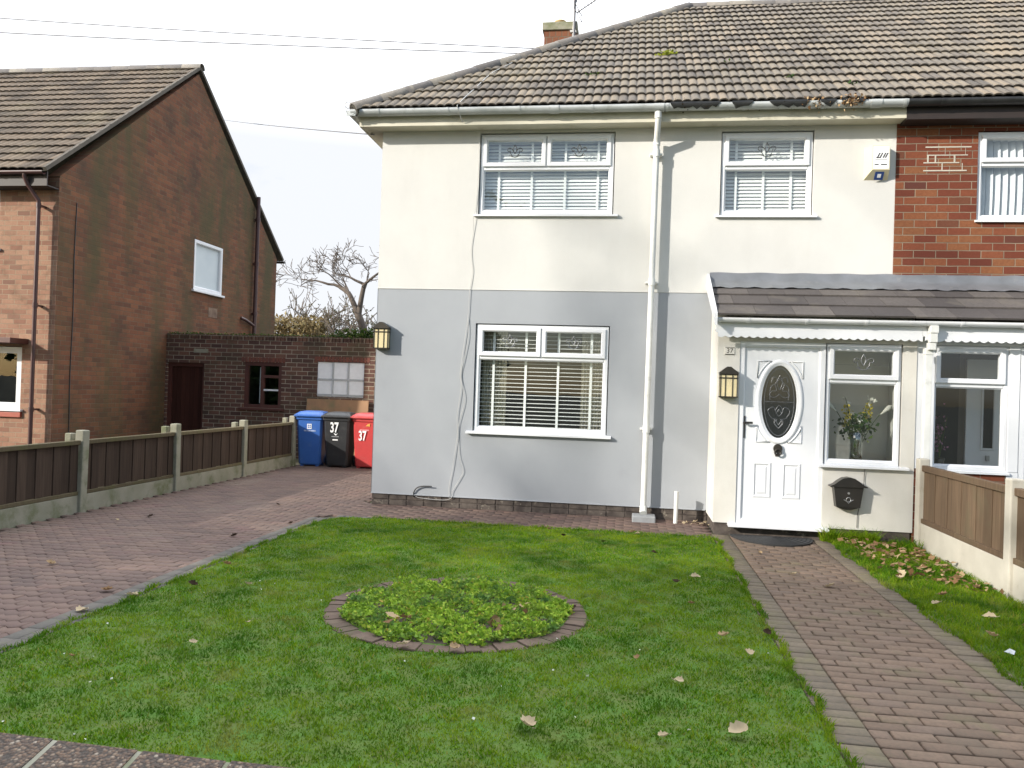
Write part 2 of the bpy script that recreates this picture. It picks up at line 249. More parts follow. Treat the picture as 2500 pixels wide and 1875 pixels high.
M['grass'] = leaf_mat('mown_grass', [(0, (0.058, 0.144, 0.004)), (0.45, (0.102, 0.230, 0.007)), (0.8, (0.175, 0.307, 0.011)), (0.93, (0.253, 0.316, 0.021)), (1, (0.350, 0.280, 0.068))], 0.45,
    patch=[((0.32, 0.41, 0.022), 0.46, 0.68, 1.1, 0.7), ((0.035, 0.125, 0.010), 0.48, 0.64, 1.9, 0.75), ((0.33, 0.29, 0.085), 0.57, 0.72, 2.6, 0.65), ((0.05, 0.13, 0.025), 0.56, 0.68, 9, 0.6), ((0.26, 0.33, 0.06), 0.55, 0.7, 7, 0.5)])
M['cover'] = leaf_mat('bed_leaf', [(0, (0.150, 0.269, 0.027)), (0.4, (0.255, 0.416, 0.041)), (0.75, (0.360, 0.511, 0.054)), (0.95, (0.480, 0.551, 0.077)), (1, (0.540, 0.377, 0.090))], 0.3, patch=[((0.07, 0.16, 0.06), 0.48, 0.62, 6, 0.75), ((0.28, 0.38, 0.05), 0.54, 0.66, 5, 0.7)])
M['leaf_dry'] = leaf_mat('dry_leaf', [(0, (0.16, 0.085, 0.042)), (0.5, (0.30, 0.19, 0.10)), (1, (0.46, 0.34, 0.20))], 0.2, rough=0.75)
M['leaf_pale'] = leaf_mat('pale_dry_leaf', [(0, (0.42, 0.33, 0.21)), (1, (0.56, 0.46, 0.31))], 0.2, rough=0.75)
M['leaf_dark'] = leaf_mat('dark_damp_leaf', [(0, (0.04, 0.025, 0.016)), (1, (0.075, 0.048, 0.03))], 0.15, rough=0.6)
M['ivy'] = leaf_mat('ivy_leaf', [(0, (0.02, 0.045, 0.012)), (0.6, (0.045, 0.085, 0.02)), (1, (0.11, 0.13, 0.03))], 0.25)
M['hedge_tan'] = leaf_mat('tan_beech_leaf', [(0, (0.13, 0.095, 0.045)), (0.5, (0.22, 0.165, 0.085)), (1, (0.30, 0.25, 0.13))], 0.3)
M['scrub'] = leaf_mat('sparse_olive_leaf', [(0, (0.05, 0.055, 0.025)), (1, (0.13, 0.13, 0.055))], 0.3)
M['evergreen'] = leaf_mat('evergreen_leaf', [(0, (0.014, 0.030, 0.010)), (1, (0.04, 0.07, 0.02))], 0.12)
M['lily'] = leaf_mat('white_lily', [(0, (0.7, 0.7, 0.62)), (1, (0.78, 0.78, 0.7))], 0.25)
M['yellow_flower'] = leaf_mat('yellow_flower', [(0, (0.45, 0.36, 0.03)), (1, (0.62, 0.52, 0.08))], 0.3)
M['pink_flower'] = leaf_mat('pink_flower', [(0, (0.30, 0.12, 0.20)), (1, (0.42, 0.22, 0.30))], 0.3)
M['vase_glass'] = glass_mat('vase_glass', (0.72, 0.76, 0.72), 3.0, 0.06)

def coping_mat():
    m, t, b = new_mat('pebble_aggregate_coping'); p = pos(t)
    v = node(t, 'ShaderNodeTexVoronoi'); v.inputs['Scale'].default_value = 75; t.links.new(p, v.inputs['Vector'])
    s = node(t, 'ShaderNodeSeparateColor'); t.links.new(v.outputs['Color'], s.inputs[0])
    col = ramp(t, s.outputs[0], [(0, (0.05, 0.033, 0.024)), (0.4, (0.105, 0.066, 0.042)), (0.75, (0.155, 0.095, 0.058)), (0.93, (0.21, 0.15, 0.10)), (1, (0.30, 0.25, 0.19))])
    col = mix(t, thr(t, v.outputs['Distance'], 0.35, 0.75), col, (0.045, 0.034, 0.025)); t.links.new(col, b.inputs['Base Color']); b.inputs['Roughness'].default_value = 0.8
    bump(t, b, math_(t, 'SUBTRACT', 1.0, v.outputs['Distance']), 1.0, 0.006); return m
M['coping'] = coping_mat()

# ------------------------------------------------------------------ mesh helpers
def V(p): return Vector(p)
class MB:
    """collects shapes for ONE mesh object"""
    def __init__(s): s.v = []; s.f = []; s.r = []; s.sm = []
    def add(s, vs, fs, rnd=None, smooth=False):
        o = len(s.v); s.v += [tuple(p) for p in vs]; rnd = random.random() if rnd is None else rnd
        for f in fs: s.f.append(tuple(i + o for i in f)); s.r.append(rnd); s.sm.append(smooth)
        return s
    def box(s, x0, x1, y0, y1, z0, z1, ch=0.0, rnd=None, T=None):
        if ch <= 0:
            vs = [(x, y, z) for z in (z0, z1) for y in (y0, y1) for x in (x0, x1)]
            fs = [(0, 2, 3, 1), (4, 5, 7, 6), (0, 1, 5, 4), (2, 6, 7, 3), (0, 4, 6, 2), (1, 3, 7, 5)]
        else:
            bm = bmesh.new(); bmesh.ops.create_cube(bm, size=1)
            for v in bm.verts: v.co = Vector(((x0 + x1) / 2 + v.co.x * (x1 - x0), (y0 + y1) / 2 + v.co.y * (y1 - y0), (z0 + z1) / 2 + v.co.z * (z1 - z0)))
            bmesh.ops.bevel(bm, geom=bm.edges[:], offset=ch, segments=2, affect='EDGES', profile=0.5)
            vs = [v.co.copy() for v in bm.verts]; bm.verts.index_update(); fs = [[v.index for v in f.verts] for f in bm.faces]; bm.free()
        if T: vs = [T @ V(p) for p in vs]
        return s.add(vs, fs, rnd)
    def quad(s, a, b, c, d, rnd=None): return s.add([a, b, c, d], [(0, 1, 2, 3)], rnd)
    def prism(s, poly, fn, a, b, rnd=None, smooth=False):
        """poly in 2-D, fn(p, q, h) -> point; extruded from h=a to h=b"""
        n = len(poly); vs = [fn(p, q, a) for p, q in poly] + [fn(p, q, b) for p, q in poly]
        s.add(vs, [tuple(range(n))[::-1], tuple(range(n, 2 * n))], rnd)
        return s.add(vs, [(i, (i + 1) % n, n + (i + 1) % n, n + i) for i in range(n)], rnd, smooth)
    def tube(s, pts, r, n=8, rnd=None, caps=True):
        pts = [V(p) for p in pts]; rs = r if isinstance(r, (list, tuple)) else [r] * len(pts)
        vs = []; up = None
        for i, p in enumerate(pts):
            d = (pts[min(i + 1, len(pts) - 1)] - pts[max(i - 1, 0)]).normalized()
            a = d.orthogonal().normalized() if up is None else (up - d * up.dot(d)).normalized()
            up = a; b = d.cross(a)
            vs += [p + (a * cos(2 * pi * k / n) + b * sin(2 * pi * k / n)) * rs[i] for k in range(n)]
        fs = [(i * n + k, i * n + (k + 1) % n, (i + 1) * n + (k + 1) % n, (i + 1) * n + k) for i in range(len(pts) - 1) for k in range(n)]
        s.add(vs, fs, rnd, True)
        if caps: s.add(vs[:n], [tuple(range(n))[::-1]], rnd); s.add(vs[-n:], [tuple(range(n))], rnd)
        return s
    def lathe(s, prof, c, n=20, rnd=None, a0=0, a1=2 * pi):
        """prof: (radius, z)"""
        vs = []; full = abs(a1 - a0 - 2 * pi) < 1e-6; m = n if full else n + 1
        for r, z in prof: vs += [(c[0] + r * cos(a0 + (a1 - a0) * k / n), c[1] + r * sin(a0 + (a1 - a0) * k / n), c[2] + z) for k in range(m)]
        fs = [(i * m + k, i * m + (k + 1) % m, (i + 1) * m + (k + 1) % m, (i + 1) * m + k) for i in range(len(prof) - 1) for k in range(n)]
        return s.add(vs, fs, rnd, True)
    def ring(s, x0, x1, z0, z1, prof, T=None):
        """mitred rectangular frame in the XZ plane; prof: list of (inset, y)"""
        vs = []
        for i, y in prof: vs += [(x0 + i, y, z0 + i), (x1 - i, y, z0 + i), (x1 - i, y, z1 - i), (x0 + i, y, z1 - i)]
        fs = [(a * 4 + k, a * 4 + (k + 1) % 4, (a + 1) * 4 + (k + 1) % 4, (a + 1) * 4 + k) for a in range(len(prof) - 1) for k in range(4)]
        if T: vs = [T(*p) for p in vs]
        return s.add(vs, fs)
    def build(s, name, mat, parent=None, smooth=None):
        me = bpy.data.meshes.new(name); off = root_loc(parent)
        me.from_pydata([(x - off[0], y - off[1], z - off[2]) for x, y, z in s.v], [], s.f)
        at = me.attributes.new('rnd', 'FLOAT', 'FACE'); at.data.foreach_set('value', s.r)
        me.polygons.foreach_set('use_smooth', [bool(x) if smooth is None else smooth for x in s.sm])
        me.materials.append(M[mat] if isinstance(mat, str) else mat)
        bm = bmesh.new(); bm.from_mesh(me); bmesh.ops.recalc_face_normals(bm, faces=bm.faces[:]); bm.to_mesh(me); bm.free()
        o = bpy.data.objects.new(name, me); COL.objects.link(o)
        if parent: o.parent = parent
        return o
def root_loc(o):
    if o is None: return (0, 0, 0)
    while o.parent: o = o.parent
    return o.location
def np_obj(name, verts, faces, rnd, mat, parent=None, smooth=False):
    me = bpy.data.meshes.new(name); verts = np.asarray(verts, dtype=np.float32) - np.array(root_loc(parent), dtype=np.float32); n, k = faces.shape
    me.vertices.add(len(verts)); me.vertices.foreach_set('co', verts.ravel())
    me.loops.add(n * k); me.loops.foreach_set('vertex_index', faces.astype(np.int32).ravel())
    me.polygons.add(n); me.polygons.foreach_set('loop_start', np.arange(0, n * k, k, dtype=np.int32))
    me.update(calc_edges=True)
    at = me.attributes.new('rnd', 'FLOAT', 'FACE'); at.data.foreach_set('value', np.asarray(rnd, dtype=np.float32))
    if smooth: me.polygons.foreach_set('use_smooth', np.ones(n, dtype=bool))
    me.materials.append(M[mat] if isinstance(mat, str) else mat); me.validate()
    o = bpy.data.objects.new(name, me); COL.objects.link(o)
    if parent: o.parent = parent
    return o
def thing(name, loc, label, cat, group=None):
    o = bpy.data.objects.new(name, None); COL.objects.link(o); o.location = loc; o.empty_display_size = 0.2
    return tag(o, label, cat, group)
def tag(o, label=None, cat=None, group=None, kind=None):
    for k, v in (('label', label), ('category', cat), ('group', group), ('kind', kind)):
        if v: o[k] = v
    return o
def copy_tree(o, parent=None):
    c = o.copy(); COL.objects.link(c); c.parent = parent
    for ch in o.children: copy_tree(ch, c)
    return c
def single(mb, name, mat, loc, label, cat, group=None):
    """a thing that is one mesh, its origin at loc"""
    mb.v = [(x - loc[0], y - loc[1], z - loc[2]) for x, y, z in mb.v]
    o = mb.build(name, mat); o.location = loc
    return tag(o, label, cat, group)
def text(name, s, size, loc, mat, parent, rz=0.0, shear=0.0, ext=0.001, xs=1.0, bold=0.0):
    c = bpy.data.curves.new(name, 'FONT'); c.body = s; c.size = size; c.extrude = ext; c.shear = shear; c.align_x = 'CENTER'; c.align_y = 'CENTER'; c.offset = bold
    c.materials.append(M[mat]); o = bpy.data.objects.new(name, c); COL.objects.link(o)
    me = bpy.data.meshes.new_from_object(o); bpy.data.objects.remove(o); o = bpy.data.objects.new(name, me); COL.objects.link(o)
    off = root_loc(parent); o.parent = parent; o.location = [loc[i] - off[i] for i in range(3)]; o.rotation_euler = (pi / 2, 0, rz); o.scale = (xs, 1, 1)
    return o
def wall(u0, u1, z0, z1, d, openings, thick=0.28, axis='x'):
    """wall sheet with openings and their reveals. axis 'x': plane Y=d facing -Y; 'y': plane X=d facing +X"""
    P = (lambda u, z, t: (u, d + t, z)) if axis == 'x' else (lambda u, z, t: (d - t, u, z))
    mb = MB(); us = sorted({u0, u1, *[o[0] for o in openings], *[o[1] for o in openings]}); zs = sorted({z0, z1, *[o[2] for o in openings], *[o[3] for o in openings]})
    for a, b in zip(us, us[1:]):
        for c, e in zip(zs, zs[1:]):
            m, n = (a + b) / 2, (c + e) / 2
            if any(o[0] < m < o[1] and o[2] < n < o[3] for o in openings): continue
            mb.quad(P(a, c, 0), P(b, c, 0), P(b, e, 0), P(a, e, 0)); mb.quad(P(a, c, thick), P(a, e, thick), P(b, e, thick), P(b, c, thick))
    for (a, b, c, e) in list(openings) + [(u0, u1, z0, z1)]:
        for (p, q), (r_, s_) in (((a, c), (b, c)), ((b, c), (b, e)), ((b, e), (a, e)), ((a, e), (a, c))):
            mb.quad(P(p, q, 0), P(r_, s_, 0), P(r_, s_, thick), P(p, q, thick))
    bm = None
    return mb
def room(x0, x1, y0, y1, z0, z1):
    mb = MB()
    mb.quad((x0, y1, z0), (x1, y1, z0), (x1, y1, z1), (x0, y1, z1)); mb.quad((x0, y0, z0), (x0, y1, z0), (x0, y1, z1), (x0, y0, z1))
    mb.quad((x1, y0, z0), (x1, y1, z0), (x1, y1, z1), (x1, y0, z1)); mb.quad((x0, y0, z0), (x1, y0, z0), (x1, y1, z0), (x0, y1, z0)); mb.quad((x0, y0, z1), (x1, y0, z1), (x1, y1, z1), (x0, y1, z1))
    return mb
def fprof(w, yf, yb, ch=0.012): return [(0, yb), (0, yf + 0.004), (0.004, yf), (w - ch, yf), (w, yf + ch), (w, yb)]

def rnd_pts_in(n, inside, x0, x1, y0, y1):
    p = RNG.random((int(n), 2)) * [x1 - x0, y1 - y0] + [x0, y0]
    return p[inside(p[:, 0], p[:, 1])]
def leaf_cloud(pts, size, flat=0.0, var=0.4, aspect=0.6, up=None):
    """one rhombic leaf (2 triangles as a quad) per point; returns verts, faces"""
    n = len(pts); a = RNG.normal(size=(n, 3)); a[:, 2] *= (1 - flat); a /= np.linalg.norm(a, axis=1)[:, None]
    if up is not None: a = a + up; a /= np.linalg.norm(a, axis=1)[:, None]
    b = np.cross(a, RNG.normal(size=(n, 3)))
    if flat: b[:, 2] *= (1 - flat)
    b /= np.linalg.norm(b, axis=1)[:, None] + 1e-9
    s = (size * (1 + var * (RNG.random(n) * 2 - 1)))[:, None]
    nn = np.cross(a, b) * s * 0.12
    v = np.stack([pts, pts + a * s * 0.5 + b * s * aspect * 0.5 + nn, pts + a * s, pts + a * s * 0.5 - b * s * aspect * 0.5 + nn], 1).reshape(-1, 3)
    return v, np.arange(4 * n).reshape(n, 4)

# ------------------------------------------------------------------ ground, paving, lawn
def sheet(name, poly, z, mat):
    mb = MB(); mb.add([(x, y, z) for x, y in poly], [tuple(range(len(poly)))]); o = mb.build(name, mat); return tag(o, kind='structure')
sheet('ground', [(-400, -400), (400, -400), (400, 600), (-400, 600)], -0.10, 'earth')
def pavers(rects, ch=0.0035, zj=0.0018, tilt=0.005):
    """rects: (cx, cy, half length, half width, angle); chamfered top faces only"""
    r = np.array(rects, dtype=float); n = len(r); q = np.array([(-1, -1), (1, -1), (1, 1), (-1, 1)], dtype=float)
    cs, sn = np.cos(r[:, 4]), np.sin(r[:, 4]); dz = (RNG.random(n) - 0.5) * 2 * zj; tx = (RNG.random((n, 2)) - 0.5) * 2 * tilt
    out = []
    for ins, z in ((0.0, -0.03), (0.0, -ch), (ch, 0.0)):
        lx = q[None, :, 0] * (r[:, 2] - ins)[:, None]; ly = q[None, :, 1] * (r[:, 3] - ins)[:, None]
        x = r[:, 0:1] + lx * cs[:, None] - ly * sn[:, None]; y = r[:, 1:2] + lx * sn[:, None] + ly * cs[:, None]
        out.append(np.stack([x, y, z + dz[:, None] + lx * tx[:, 0:1] + ly * tx[:, 1:2]], 2))
    v = np.concatenate(out, 1).reshape(-1, 3); base = (np.arange(n) * 12)[:, None, None]
    f = [(8, 9, 10, 11)] + [(4 + k, 4 + (k + 1) % 4, 8 + (k + 1) % 4, 8 + k) for k in range(4)] + [(k, (k + 1) % 4, 4 + (k + 1) % 4, 4 + k) for k in range(4)]
    return v, (base + np.array(f)[None]).reshape(-1, 4), np.repeat(RNG.random(n), 9)
# driveway: zig-zag interlocking blocks laid in rows across
def zigzag(cells, amp=0.016, bl=0.2, bh=0.108, g=0.0022, ch=0.004):
    c = np.array(cells, dtype=float); n = len(c); px = np.array([0, .25, .5, .75, 1.0]) * bl; e = .0045; pz = amp * np.array([1, -1, 1, -1, 1.0])
    dz = (RNG.random(n) - .5) * .004; tx = (RNG.random((n, 2)) - .5) * .014; out = []
    for ins, z in ((g, -.03), (g, -ch), (g + ch, 0.0)):
        x = np.concatenate([np.clip(px, ins + e - g, bl - ins - e + g), np.clip(px, ins + e - g, bl - ins - e + g)[::-1]]); y = np.concatenate([pz + ins, (pz + bh - ins)[::-1]])
        X = c[:, 0:1] + x[None]; Y = c[:, 1:2] + y[None]
        out.append(np.stack([X, Y, z + dz[:, None] + (x[None] - bl / 2) * tx[:, 0:1] + (y[None] - bh / 2) * tx[:, 1:2]], 2))
    v = np.concatenate(out, 1).reshape(-1, 3); base = (np.arange(n) * 30)[:, None, None]
    f = [(20 + i, 20 + i + 1, 20 + 9 - i - 1, 20 + 9 - i) for i in range(4)] + [(10 * L + k, 10 * L + (k + 1) % 10, 10 * L + 10 + (k + 1) % 10, 10 * L + 10 + k) for L in (0, 1) for k in range(10)]
    return v, (base + np.array(f)[None]).reshape(-1, 4), np.repeat(RNG.random(n), len(f))
cells = []
for row in range(142):
    y = .4 + row * .108
    for k in range(15):
        x = -6.14 + k * .2 + (.1 if row % 2 else 0)
        if x + .2 < -3.26 and not (x > -3.62 and y < 8.95) and not (x + .2 > -3.3 and y > 9.9): cells.append((x, y))
v, f, r = zigzag(cells); tag(np_obj('driveway', v, f, r, 'drive'), kind='structure')
# strip in front of the house: rows across, then the path
rects = []
for row in range(11):
    y = 9.07 + row * 0.1
    for k in range(25):
        x = -3.5 + k * 0.2 + (0.1 if row % 2 else 0)
        if x < 1.0: rects.append((x, y, 0.0985, 0.0485, 0))
v, f, r = pavers(rects); tag(np_obj('house_pavement', v, f, r, 'drive'), kind='structure')
rects = []
for row in range(90):
    y = 0.25 + row * 0.1
    for k in range(7):
        x = 1.17 + 0.1 + k * 0.2 - (0.1 if row % 2 else 0)
        x0, x1 = max(1.175, x - 0.0975), min(2.06, x + 0.0975)
        if x1 - x0 > 0.03: rects.append(((x0 + x1) / 2, y, (x1 - x0) / 2 - .002, 0.0455, 0))
v, f, r = pavers(rects, ch=.006, zj=.003, tilt=.01); tag(np_obj('path', v, f, r, 'pathb'), kind='structure')
rects = []; rect2 = []
for row in range(90):                                     # charcoal edging of path and driveway
    y = 0.3 + row * 0.2
    if row % 2 == 0 or True: rect2 += [(1.075, 0.25 + row * .1, 0.094, 0.0465, 0), (2.155, 0.25 + row * .1, 0.088, 0.0465, 0)]
    if y < 8.75: rects += [(-3.53, y, 0.0475, 0.0975, 0), (-3.43, y, 0.0475, 0.0975, 0)]
for k in range(43):
    x = -3.28 + k * 0.1
    if x < 0.98: rects.append((x, 8.98 + 0.0, 0.0475, 0.045, 0))
v, f, r = pavers(rects, zj=0.002); v[:, 2] += 0.004; tag(np_obj('driveway_edge', v, f, r, 'paver_grey'), kind='structure')
v, f, r = pavers(rect2, ch=.005, zj=.003, tilt=.01); tag(np_obj('path_edge', v, f, r, 'edge_buff'), kind='structure')
sheet('paving_joints', [(-6.3, 0.2), (2.26, 0.2), (2.26, 9.4), (1.0, 10.3), (-3.0, 10.3), (-3.0, 15.9), (-10, 15.9), (-10, 14.2), (-6.3, 14.2)], -0.016, 'joint')

BX, BY, BR0, BR1 = -1.13, 5.45, 0.775, 0.915          # round bed
def in_lawn(x, y):
    m = (x > -3.37) & (x < 0.97) & (y > 2.2) & (y < 8.93)
    m &= ~((x < -2.97) & (y > 8.53) & (np.hypot(x + 2.97, y - 8.53) > 0.40))
    return m & (np.hypot(x - BX, y - BY) > BR1 - 0.02 + 0.012 * np.sin(np.arctan2(y - BY, x - BX) * 17) + 0.01 * np.sin(np.arctan2(y - BY, x - BX) * 41))
def in_strip(x, y): return (x > 2.24) & (x < 3.14) & (y > 0.4) & (y < 9.27)
poly = [(-3.37, 2.2), (0.97, 2.2), (0.97, 8.93)] + [(-2.97 - 0.4 * sin(t), 8.53 + 0.4 * cos(t)) for t in np.linspace(0, pi / 2, 8)]
sheet('lawn', poly, 0.004, 'turf'); sheet('side_lawn', [(2.24, 0.3), (3.3, 0.3), (3.3, 9.3), (2.24, 9.3)], 0.002, 'turf')
def grass_blades(p, h0, h1, w0, name, label, mat='grass'):
    n = len(p); tu = .5 + .25 * np.sin(p[:, 0] * 17 + 2 * np.sin(p[:, 1] * 9)) + .25 * np.sin(p[:, 1] * 21 + 2 * np.sin(p[:, 0] * 13 + 1)); h = (h0 + (h1 - h0) * RNG.random(n) ** 1.3) * (.65 + .7 * tu); th = RNG.random(n) * 2 * pi; le = (0.3 + RNG.random(n)) * 0.95 * h; ph = RNG.random(n) * 2 * pi; w = w0 * (0.7 + 0.6 * RNG.random(n))
    z0 = np.zeros(n)
    dx, dy = np.cos(th) * w / 2, np.sin(th) * w / 2; lx, ly = np.cos(ph) * le, np.sin(ph) * le
    v = np.stack([np.stack([p[:, 0] - dx, p[:, 1] - dy, z0], 1), np.stack([p[:, 0] + dx, p[:, 1] + dy, z0], 1),
                  np.stack([p[:, 0] + dx * .7 + lx * .35, p[:, 1] + dy * .7 + ly * .35, h * 0.62], 1), np.stack([p[:, 0] - dx * .7 + lx * .35, p[:, 1] - dy * .7 + ly * .35, h * 0.62], 1),
                  np.stack([p[:, 0] + lx, p[:, 1] + ly, h], 1)], 1).reshape(-1, 3)
    b = (np.arange(n) * 5)[:, None]; f = np.concatenate([b + np.array([[0, 1, 2, 3]]), b + np.array([[3, 2, 4, 4]])], 0)
    # quads + degenerate tips are split into triangles
    t = np.concatenate([b + np.array([[0, 1, 2]]), b + np.array([[0, 2, 3]]), b + np.array([[3, 2, 4]])], 0); r = RNG.random(n)
    o = np_obj(name, v, t, np.concatenate([r, r, r]), mat); return tag(o, label, 'grass', kind='stuff')
p = rnd_pts_in(270000, in_lawn, -3.4, 1.0, 2.2, 9.0)
grass_blades(p, 0.010, 0.026, 0.0062, 'lawn_grass', 'short mown green grass of the front lawn around the round bed')
p = rnd_pts_in(52000, in_strip, 2.2, 3.2, 0.4, 9.3)
grass_blades(p, 0.02, 0.055, 0.006, 'verge_grass', 'green grass strip between brick path and brown panel fence')
p = np.concatenate([rnd_pts_in(2600, lambda x, y: (x > 2.15) & (x < 2.75) & (y > 9.12), 2.1, 2.8, 9.0, 9.27), rnd_pts_in(300, lambda x, y: x > 0, 2.85, 3.05, 8.75, 9.0)])
grass_blades(p, 0.05, 0.16, 0.009, 'weed_tuft', 'long tufty grass growing against the porch wall beside the door mat')
# ragged grass creeping over the paving edges
e = []
for (xa, ya, xb, yb, n) in ((-3.39, 2.3, -3.39, 8.5, 3500), (0.99, 2.3, 0.99, 8.9, 3500), (2.22, 0.5, 2.22, 9.2, 3500), (-2.9, 8.95, 0.95, 8.95, 2500)):
    t = RNG.random(n)[:, None]; q = np.array([[xa, ya]]) * (1 - t) + np.array([[xb, yb]]) * t
    wv = 0.02 * np.sin(t[:, 0] * 47) + 0.012 * np.sin(t[:, 0] * 131)
    q += RNG.normal(size=q.shape) * 0.012 + (np.stack([wv, 0 * wv], 1) if xa == xb else np.stack([0 * wv, wv], 1)); e.append(q)
grass_blades(np.concatenate(e), 0.015, 0.045, 0.006, 'edge_grass', 'ragged grass fringe hanging over the paving edges')

# round bed: ring of bricks, soil, ground cover
bed = thing('flower_bed', (BX, BY, 0), 'round flower bed with brick ring in the middle of the lawn', 'flower bed')
rm = MB(); nb = 58
for k in range(nb):
    a0, a1 = 2 * pi * (k + 0.012) / nb, 2 * pi * (k + 0.988) / nb; dz = random.uniform(-0.006, 0.008); ri, ro = BR0 + random.uniform(-.008, .008), BR1 + random.uniform(-.012, .008)
    P = lambda r_, a_, z_: (BX + r_ * cos(a_), BY + r_ * sin(a_), z_)
    vs = [P(ri, a0, -.03), P(ro, a0, -.03), P(ro, a1, -.03), P(ri, a1, -.03)]; i = 0.004; da = 0.003
    vs += [P(ri, a0, .004 + dz), P(ro, a0, .004 + dz), P(ro, a1, .004 + dz), P(ri, a1, .004 + dz)]
    vs += [P(ri + i, a0 + da, .010 + dz), P(ro - i, a0 + da, .010 + dz), P(ro - i, a1 - da, .010 + dz), P(ri + i, a1 - da, .010 + dz)]
    rm.add(vs, [(8, 9, 10, 11)] + [(4 + j, 4 + (j + 1) % 4, 8 + (j + 1) % 4, 8 + j) for j in range(4)] + [(j, (j + 1) % 4, 4 + (j + 1) % 4, 4 + j) for j in range(4)])
rm.build('brick_edging', 'bed_brick', bed)
sm = MB(); prof = [(0, 0.028), (0.3, 0.026), (0.55, 0.02), (0.7, 0.01), (0.76, 0.002), (0.80, -.012), (0.90, -0.02)]
sm.lathe(prof, (BX, BY, 0), 48); sm.build('soil', 'soil', bed)
p = rnd_pts_in(30000, lambda x, y: np.hypot(x, y) < 0.785 + 0.03 * np.sin(np.arctan2(y, x) * 9), -0.85, 0.85, -0.85, 0.85)
cl = np.sin(p[:, 0] * 11 + 1.3) * np.sin(p[:, 1] * 12 + .4) + 0.6 * np.sin(p[:, 0] * 23 + p[:, 1] * 19)
cl += .5 * np.sin(p[:, 0] * 31 - p[:, 1] * 37 + 1); keep = (cl > -0.75) | (RNG.random(len(p)) < 0.12); p = p[keep]; cl = cl[keep]
rr = np.hypot(p[:, 0], p[:, 1]); hz = 0.014 * (1 - (rr / 0.83) ** 2) + RNG.random(len(p)) * (0.036 + 0.028 * np.clip(cl, 0, 1)) + 0.004
v, f = leaf_cloud(np.stack([p[:, 0] + BX, p[:, 1] + BY, hz], 1), 0.024, 0.35, 0.5, 0.75, up=np.array([0, 0, 0.35]))
gc = np_obj('ground_cover', v, f, RNG.random(len(f)), 'cover', bed); gc['kind'] = 'stuff'

# low boundary wall with sloped pebble coping, nearest the camera
bw = thing('boundary_wall', (-2.5, 2.4, 0), 'low garden wall with brown pebble coping slabs at the front edge of the lawn', 'wall')
def wy(x): return 2.60 - 0.03 * (x + 2.2)
cp = MB(); jt = MB(); x = -8.0
while x < 0.4:
    w_ = 0.335; x1 = x + w_ - 0.022; s_ = 0.22; yb = lambda q: wy(q); h = 0.25 + random.uniform(-.003, .003)
    pts = lambda q, d, z: (q - 0.0 * d, yb(q) - d, z)
    vs = [pts(x, 0, h - .06), pts(x1, 0, h - .06), pts(x1, 0, h), pts(x, 0, h), pts(x, .5, h - s_ * .5 - .06), pts(x1, .5, h - s_ * .5 - .06), pts(x1, .5, h - s_ * .5), pts(x, .5, h - s_ * .5)]
    cp.add(vs, [(0, 1, 2, 3), (4, 7, 6, 5), (3, 2, 6, 7), (0, 4, 5, 1), (0, 3, 7, 4), (1, 5, 6, 2)])
    y0, y1 = x1, x + w_
    jt.add([pts(y0, 0, h - .06), pts(y1, 0, h - .06), pts(y1, 0, h - .004), pts(y0, 0, h - .004), pts(y0, .5, h - s_ * .5 - .06), pts(y1, .5, h - s_ * .5 - .06), pts(y1, .5, h - s_ * .5 - .004), pts(y0, .5, h - s_ * .5 - .004)], [(0, 1, 2, 3), (4, 7, 6, 5), (3, 2, 6, 7)])
    x += w_
cp.build('coping', 'coping', bw); jt.build('mortar_joint', 'concrete', bw)
mb = MB(); mb.prism([(-8.0, 2.12), (0.38, 2.05), (0.38, 2.48), (-8.0, 2.74)], lambda p_, q_, h_: (p_, q_, h_), -0.08, 0.075); mb.build('wall_body', 'brick_garage', bw)

# ------------------------------------------------------------------ roof tiles
def roof_tiles(x0, x1, ye, ze, yr, zr, gauge, roll, amp, lip=0.031, seg=10, skew=0.25, lo_off=0.0):
    """courses of rolled tiles on a slope from the eave (ye, ze) up to the ridge (yr, zr)"""
    L = math.hypot(yr - ye, zr - ze); d = np.array([0, (yr - ye) / L, (zr - ze) / L]); nrm = np.array([0, -d[2], d[1]])
    nu = int((x1 - x0) / roll * seg) + 1; us = np.linspace(x0, x1, nu); ph = us / roll * 2 * pi
    wave = amp * np.abs(np.sin((ph + skew * np.sin(ph)) / 2)) ** .75
    nc = int(L / gauge + 0.999); V_ = []; F_ = []; R_ = []; o = 0; tile_id = np.floor(us[:-1] / (roll * 2)).astype(int)
    for c in range(nc):
        s0 = c * gauge; s1 = min(s0 + gauge + 0.05, L + 0.02)
        per = RNG.random(400) ; jl = (RNG.random(400) - 0.5) * 0.007; js = (RNG.random(400) - 0.5) * 0.010
        tid = np.floor(us / (roll * 2)).astype(int) % 400
        rows = [(s0 + 0.0, lip - 0.016), (s0, lip), (s0 + 0.012, lip + 0.002), ((s0 + s1) / 2, lip * 0.5), (s1, 0.0)]
        for i, (s, h) in enumerate(rows):
            k = 1.0 if i < 3 else 0.4
            p = np.zeros((nu, 3)); p[:, 0] = us
            p += (s + js[tid] * k)[:, None] * d + (wave + h + jl[tid] * k)[:, None] * nrm; p[:, 1] += ye; p[:, 2] += ze
            V_.append(p)
        nr = len(rows)
        for i in range(nr - 1):
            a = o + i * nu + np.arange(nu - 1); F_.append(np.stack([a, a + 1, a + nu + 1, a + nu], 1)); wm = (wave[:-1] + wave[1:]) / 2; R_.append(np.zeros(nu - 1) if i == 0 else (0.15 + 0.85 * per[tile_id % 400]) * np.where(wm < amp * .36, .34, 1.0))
        o += nr * nu
    return np.concatenate(V_), np.concatenate(F_), np.concatenate(R_)
